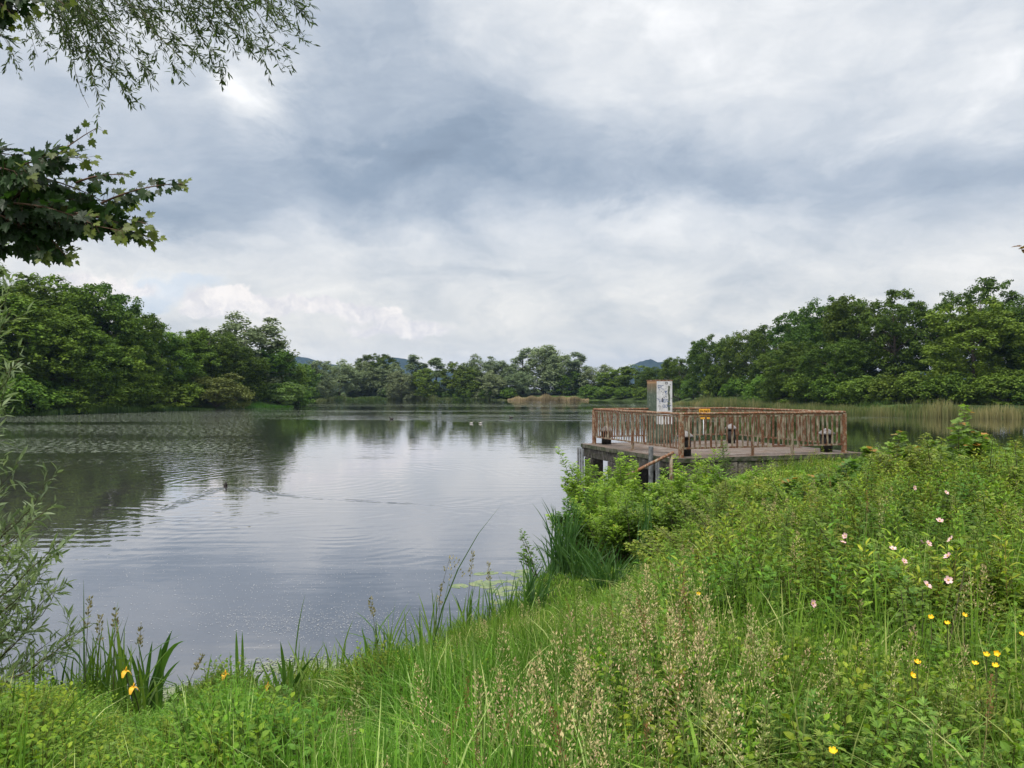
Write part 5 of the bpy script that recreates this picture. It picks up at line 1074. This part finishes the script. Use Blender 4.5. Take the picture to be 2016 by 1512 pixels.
# ------------------------------------------------------------------ overhanging branches of the trees by the viewer
def hanging(root, strands, leaf, lsz, spacing, c0, c1, rng, tw=.16, twn=6, droop=.3, nm='foliage', stemmat=M_STEM, jitd=.25, rad=.004):
    sb = MB(); P_, D_ = [], []
    for (A, B, bend) in strands:
        A = np.array(A); B = np.array(B); L = np.linalg.norm(B-A); m_ = (A+B)/2+np.array([0, 0, bend*L]); ts = np.linspace(0, 1, 9)[:, None]; c = A*(1-ts)**2+2*m_*ts*(1-ts)+B*ts**2
        c[1:-1] += rng.normal(0, .012*L, (7, 3)); sb.tube(c, np.linspace(rad*1.6, rad*.35, 9), 4, cap=False)
        nt = max(2, int(L/spacing[0]))
        for k in range(nt):
            t = rng.uniform(.08, 1); f = t*8; i0 = min(int(f), 7); p = c[i0]*(1-f+i0)+c[i0+1]*(f-i0); tg = c[i0+1]-c[i0]; tg /= np.linalg.norm(tg)+1e-9
            dv = tg+rng.normal(0, .55, 3); dv[2] -= droop; dv /= np.linalg.norm(dv); l2 = tw*rng.uniform(.4, 1.2)
            e = p+dv*l2; sb.tube([p, (p+e)/2+rng.normal(0, .01, 3), e], [rad*.35, rad*.28, rad*.15], 3, cap=False)
            nl = max(3, int(l2/spacing[1])); q = np.linspace(.1, 1, nl)[:, None]; pts = p*(1-q)+e*q
            ld = dv*.9+rng.normal(0, .55, (nl, 3)); P_.append(pts); D_.append(ld)
    P_ = np.concatenate(P_); D_ = np.concatenate(D_); n_ = len(P_); s = lsz*rng.uniform(.6, 1.2, n_)
    mb = MB(); inst(mb, leaf[0], leaf[1], frames(D_, rng, jit=.7)*s[:, None, None], P_, mixc(rng, n_, c0, c1))
    sb.build('twigs', stemmat, root, True); mb.build(nm, M_NEAR, root)
rng = np.random.default_rng(9)
# tall willow at the left behind the viewer's left: trunk outside the view, twigs hanging in at the top
wl_ = empty('willow_tree', (-6.3, 4.6, 0), 'willow whose thin twigs hang in from the top left corner against the clouds', 'tree'); wl_.location.z = g1(-6.3, 4.6); w0 = np.array(wl_.location)
tb = MB(); tb.tube(np.array([(-6.3, 4.6, .2), (-6.2, 4.7, 3), (-5.9, 4.9, 5.5), (-5.6, 5.1, 8)])-w0, [.22, .19, .15, .08], 10)
for q in ([(-6.1, 4.8, 4.6), (-5.2, 5.2, 6.2), (-3.6, 5.7, 6.75), (-1.7, 6.0, 6.55)], [(-6.0, 4.8, 5.0), (-5, 5.0, 6.3), (-4, 5.2, 6.6), (-2.6, 5.3, 6.5)], [(-6, 4.9, 4.4), (-5.0, 5.8, 5.8), (-4.0, 6.4, 6.6), (-2.7, 6.8, 6.9)]):
    tb.tube(np.array(q)-w0, [.09, .06, .035, .012], 7)
tb.build('trunk', M_BARK, wl_, True)
st = []
ends = [(75,112),(95,95),(115,60),(150,105),(165,120),(185,160),(175,212),(205,210),(200,130),(230,135),(235,150),(255,185),(260,150),(290,135),(300,150),(275,95),(320,100),(330,60),(355,145),(385,152),(400,120),(370,95),(430,60),(440,140),(420,110),(460,90),(480,70),(500,85),(520,110),(548,122),(505,60),(560,95),(585,60),(600,20),(612,40),(560,30),(575,70),(540,60),(470,40),(250,60),(210,70),(180,75),(290,50),(350,30),(400,60),(130,40),(30,125),(590,8),(530,15),(440,20),(300,15),(220,25)]
for (px, py) in ends:
    d = rng.uniform(5.2, 6.4); B = np.array(at(px, py, d)); ax = px-rng.uniform(80, 260)*(1.0 if px > 200 else .5); A = np.array(at(ax, -35-rng.uniform(0, 60), d-rng.uniform(-.3, .4)))
    st.append((A-w0, B-w0, rng.uniform(.02, .10)))
hanging(wl_, st, leaf_lance(.13, .3, .1), .056, (.050, .014), (.028, .052, .018), (.085, .125, .040), rng, tw=.17, droop=.15, rad=.0032)
# maple branch
mp = empty('maple_tree', (-4.6, 3.3, g1(-4.6, 3.3)), 'maple whose dark lobed leaves reach in from the left edge above the water', 'tree'); w0 = np.array(mp.location)
tb = MB(); tb.tube(np.array([(-4.6, 3.3, .9), (-4.55, 3.35, 2.5), (-4.5, 3.3, 5.5), (-4.3, 3.2, 7.5)])-w0, [.20, .17, .12, .06], 10)
for q in ([(-4.55, 3.35, 2.7), (-3.6, 3.5, 3.3), (-2.6, 3.55, 3.65), (-1.9, 3.6, 3.55)], [(-4.5, 3.3, 3.9), (-3.6, 3.4, 4.6), (-2.9, 3.4, 4.75), (-2.4, 3.4, 4.6)]): tb.tube(np.array(q)-w0, [.07, .045, .02, .006], 7)
tb.build('trunk', M_BARK, mp, True)
sb = MB(); P_, D_, S_, K_ = [], [], [], []
def mtwig(a, b, d, nlf, sz, bend=.05, dens=1.0):
    nlf = int(nlf*1.9); sz = sz*.74
    A = np.array(at(*a, d)); B = np.array(at(*b, d+rng.uniform(-.1, .1))); L = np.linalg.norm(B-A); m_ = (A+B)/2+np.array([0, 0, bend*L]); ts = np.linspace(0, 1, 8)[:, None]; c = A*(1-ts)**2+2*m_*ts*(1-ts)+B*ts**2-w0
    sb.tube(c, np.linspace(.0055, .0015, 8), 5, cap=False)
    for k in range(nlf):
        t = (k+1)/nlf; f = t*7; i0 = min(int(f), 6); p = c[i0]*(1-f+i0)+c[i0+1]*(f-i0); a_ = rng.choice([-1, 1])*rng.uniform(.5, 1.2); tg = (c[-1]-c[0])/L
        for sgn in (-1, 1):
            dv = tg*.55+np.array([0, 0, sgn*.55])+rng.normal(0, .38, 3); dv[2] -= .25; pet = dv/np.linalg.norm(dv)*sz*.5; sb.tube([p, p+pet], [.001, .0008], 3, cap=False)
            P_.append(p+pet); D_.append(dv+np.array([0, 0, -.35])); S_.append(sz*rng.uniform(.65, 1.15)*(1-.45*t**4)); K_.append(t**6 if t > .85 else 0)
for a in (((20,400),(190,252),3.5,5,.08),((150,360),(245,345),3.5,4,.07),((200,400),(362,362),3.5,8,.075),((-40,420),(250,400),3.5,13,.10),((-60,360),(170,310),3.5,11,.10),((-40,380),(120,300),3.45,10,.10),((-60,440),(290,440),3.55,15,.105),
          ((-60,460),(240,455),3.5,13,.10),((-60,470),(140,500),3.5,11,.10),((-60,400),(90,480),3.4,10,.10),((-60,330),(60,350),3.4,8,.11),((-40,420),(300,470),3.6,12,.10),((0,400),(180,440),3.4,11,.10),((0,340),(210,400),3.6,11,.10),
          ((-60,420),(200,420),3.65,13,.10),((-60,390),(150,370),3.65,12,.10),((30,430),(85,505),3.5,6,.09),((60,440),(130,505),3.5,6,.09),((150,420),(290,465),3.45,8,.09),((-80,300),(40,310),3.6,7,.10),((-60,440),(60,460),3.6,9,.11),((-60,410),(100,410),3.5,10,.11)):
    mtwig(*a, bend=.12)
for a in (((-60,-60),(20,40),3.4,7,.10),((-60,-20),(50,20),3.4,7,.10),((-80,20),(8,75),3.4,6,.10),((-40,-60),(70,5),3.4,6,.09),((20,-60),(125,8),3.5,5,.08),((-60,-40),(10,15),3.4,7,.11)): mtwig(*a)
P_ = np.array(P_); D_ = np.array(D_); S_ = np.array(S_); K_ = np.array(K_)[:, None]
cc = mixc(rng, len(P_), (.014, .034, .010), (.030, .070, .016))*(1-K_)+np.array([[.16, .20, .04]])*K_
mb = MB(); inst(mb, L_MAPLE[0], L_MAPLE[1], frames(D_, rng, up=(0, -.8, .6), jit=.5)*S_[:, None, None], P_, cc)
sb.build('twigs', M_REDSTEM, mp, True); mb.build('foliage', M_NEAR, mp)
# silver willow shrub at the left edge
sw = empty('willow_shrub', (-4.1, 5.3, g1(-4.1, 5.3)), 'silvery narrow-leaved willow shrub rising along the left edge', 'shrub'); w0 = np.array(sw.location)
st = []
tips = [(42,560,-30,760),(20,480,-60,640),(35,500,-60,620),(30,640,-60,800),(45,610,-60,760),(65,705,-50,860),(50,715,-60,850),(30,790,-60,930),(40,815,-60,940),(15,870,-60,980),(60,905,-60,1060),(30,960,-60,1080),(122,945,-40,1120),(110,975,-40,1110),(125,990,-30,1120),(95,1000,-40,1140),(120,1060,-30,1200),(80,1050,-50,1190),
 (60,1080,-60,1220),(110,1075,-20,1230),(90,1110,-40,1260),(100,1170,-40,1300),(110,1165,-20,1320),(60,1150,-60,1290),(40,1180,-60,1330),(70,1220,-60,1350),(165,1240,-60,1390),(140,1260,-40,1380),(90,1270,-60,1390),(50,1290,-60,1400),(60,1330,-60,1420),(95,1320,-40,1410),(20,1100,-70,1240),(10,1010,-70,1150),(0,900,-80,1040),(0,760,-80,900),(25,1240,-70,1340),(40,1130,-70,1240),(70,1010,-60,1120),(15,700,-80,820),(50,1060,-60,1150),(20,1160,-60,1250),(75,1190,-40,1290),(120,1290,-40,1380),(20,1330,-60,1400),(85,1130,-30,1230)]
for (tx, ty, bx, by) in tips:
    if ty < 1060: tx -= 22; bx -= 25
    d = rng.uniform(4.4, 5.2); B = np.array(at(tx, ty, d)); A = np.array(at(bx, by, d+rng.uniform(-.1, .3))); A[2] = max(A[2], .5); st.append((A-w0, B-w0, -.06))
hanging(sw, st, L_WIL, .088, (.055, .022), (.10, .15, .065), (.29, .36, .20), rng, tw=.14, droop=-.15, rad=.004)
sb = MB()
for (tx, ty, bx, by) in tips[::2]:
    A = np.array(at(bx, by, 4.8)); A[2] = max(A[2], .5); sb.tube([(-.1+rng.uniform(-.2, .2), rng.uniform(-.2, .2), -.05), (A-w0)*np.array([.5, .5, .6]), A-w0], [.02, .014, .007], 6, cap=False)
sb.build('branches', M_BARK, sw, True)
# few leaves of a tree reaching in at the right edge
rt_ = empty('maple_tree', (5.6, 5.2, g1(5.6, 5.2)), 'tree outside the right edge of which a few reddish leaves show against the sky', 'tree'); w0 = np.array(rt_.location)
tb = MB(); tb.tube(np.array([(5.6, 5.2, .9), (5.55, 5.2, 3), (5.4, 5.2, 6)])-w0, [.14, .12, .08], 8); tb.tube(np.array([(5.55, 5.2, 3.0), (4.6, 5.2, 3.6), tuple(at(2012, 492, 5.2))])-w0, [.05, .02, .004], 6); tb.build('trunk', M_BARK, rt_, True)
P_ = np.array([at(2009, 485, 5.2), at(2013, 492, 5.2), at(2018, 488, 5.2), at(2022, 500, 5.2), at(2030, 480, 5.2)])-w0
mb = MB(); inst(mb, L_MAPLE[0], L_MAPLE[1], frames(rng.normal(0, 1, (5, 3)), rng, jit=.5)*.06, P_, np.tile([[.16, .09, .04]], (5, 1))); mb.build('foliage', M_NEAR, rt_)

# ------------------------------------------------------------------ haze
m, n, out = mat_new('haze'); pv = n.new('ShaderNodeVolumePrincipled'); pv.inputs['Color'].default_value = (.40, .60, 1.0, 1); pv.inputs['Density'].default_value = .00011; n.l.new(pv.outputs[0], out.inputs['Volume'])
mb = MB(); mb.box((-3200, -300, -3), (3200, 4200, 170)); hz = mb.build('haze', m); hz['kind'] = 'stuff'; hz['label'] = 'thin summer haze between the lake and the far hills'
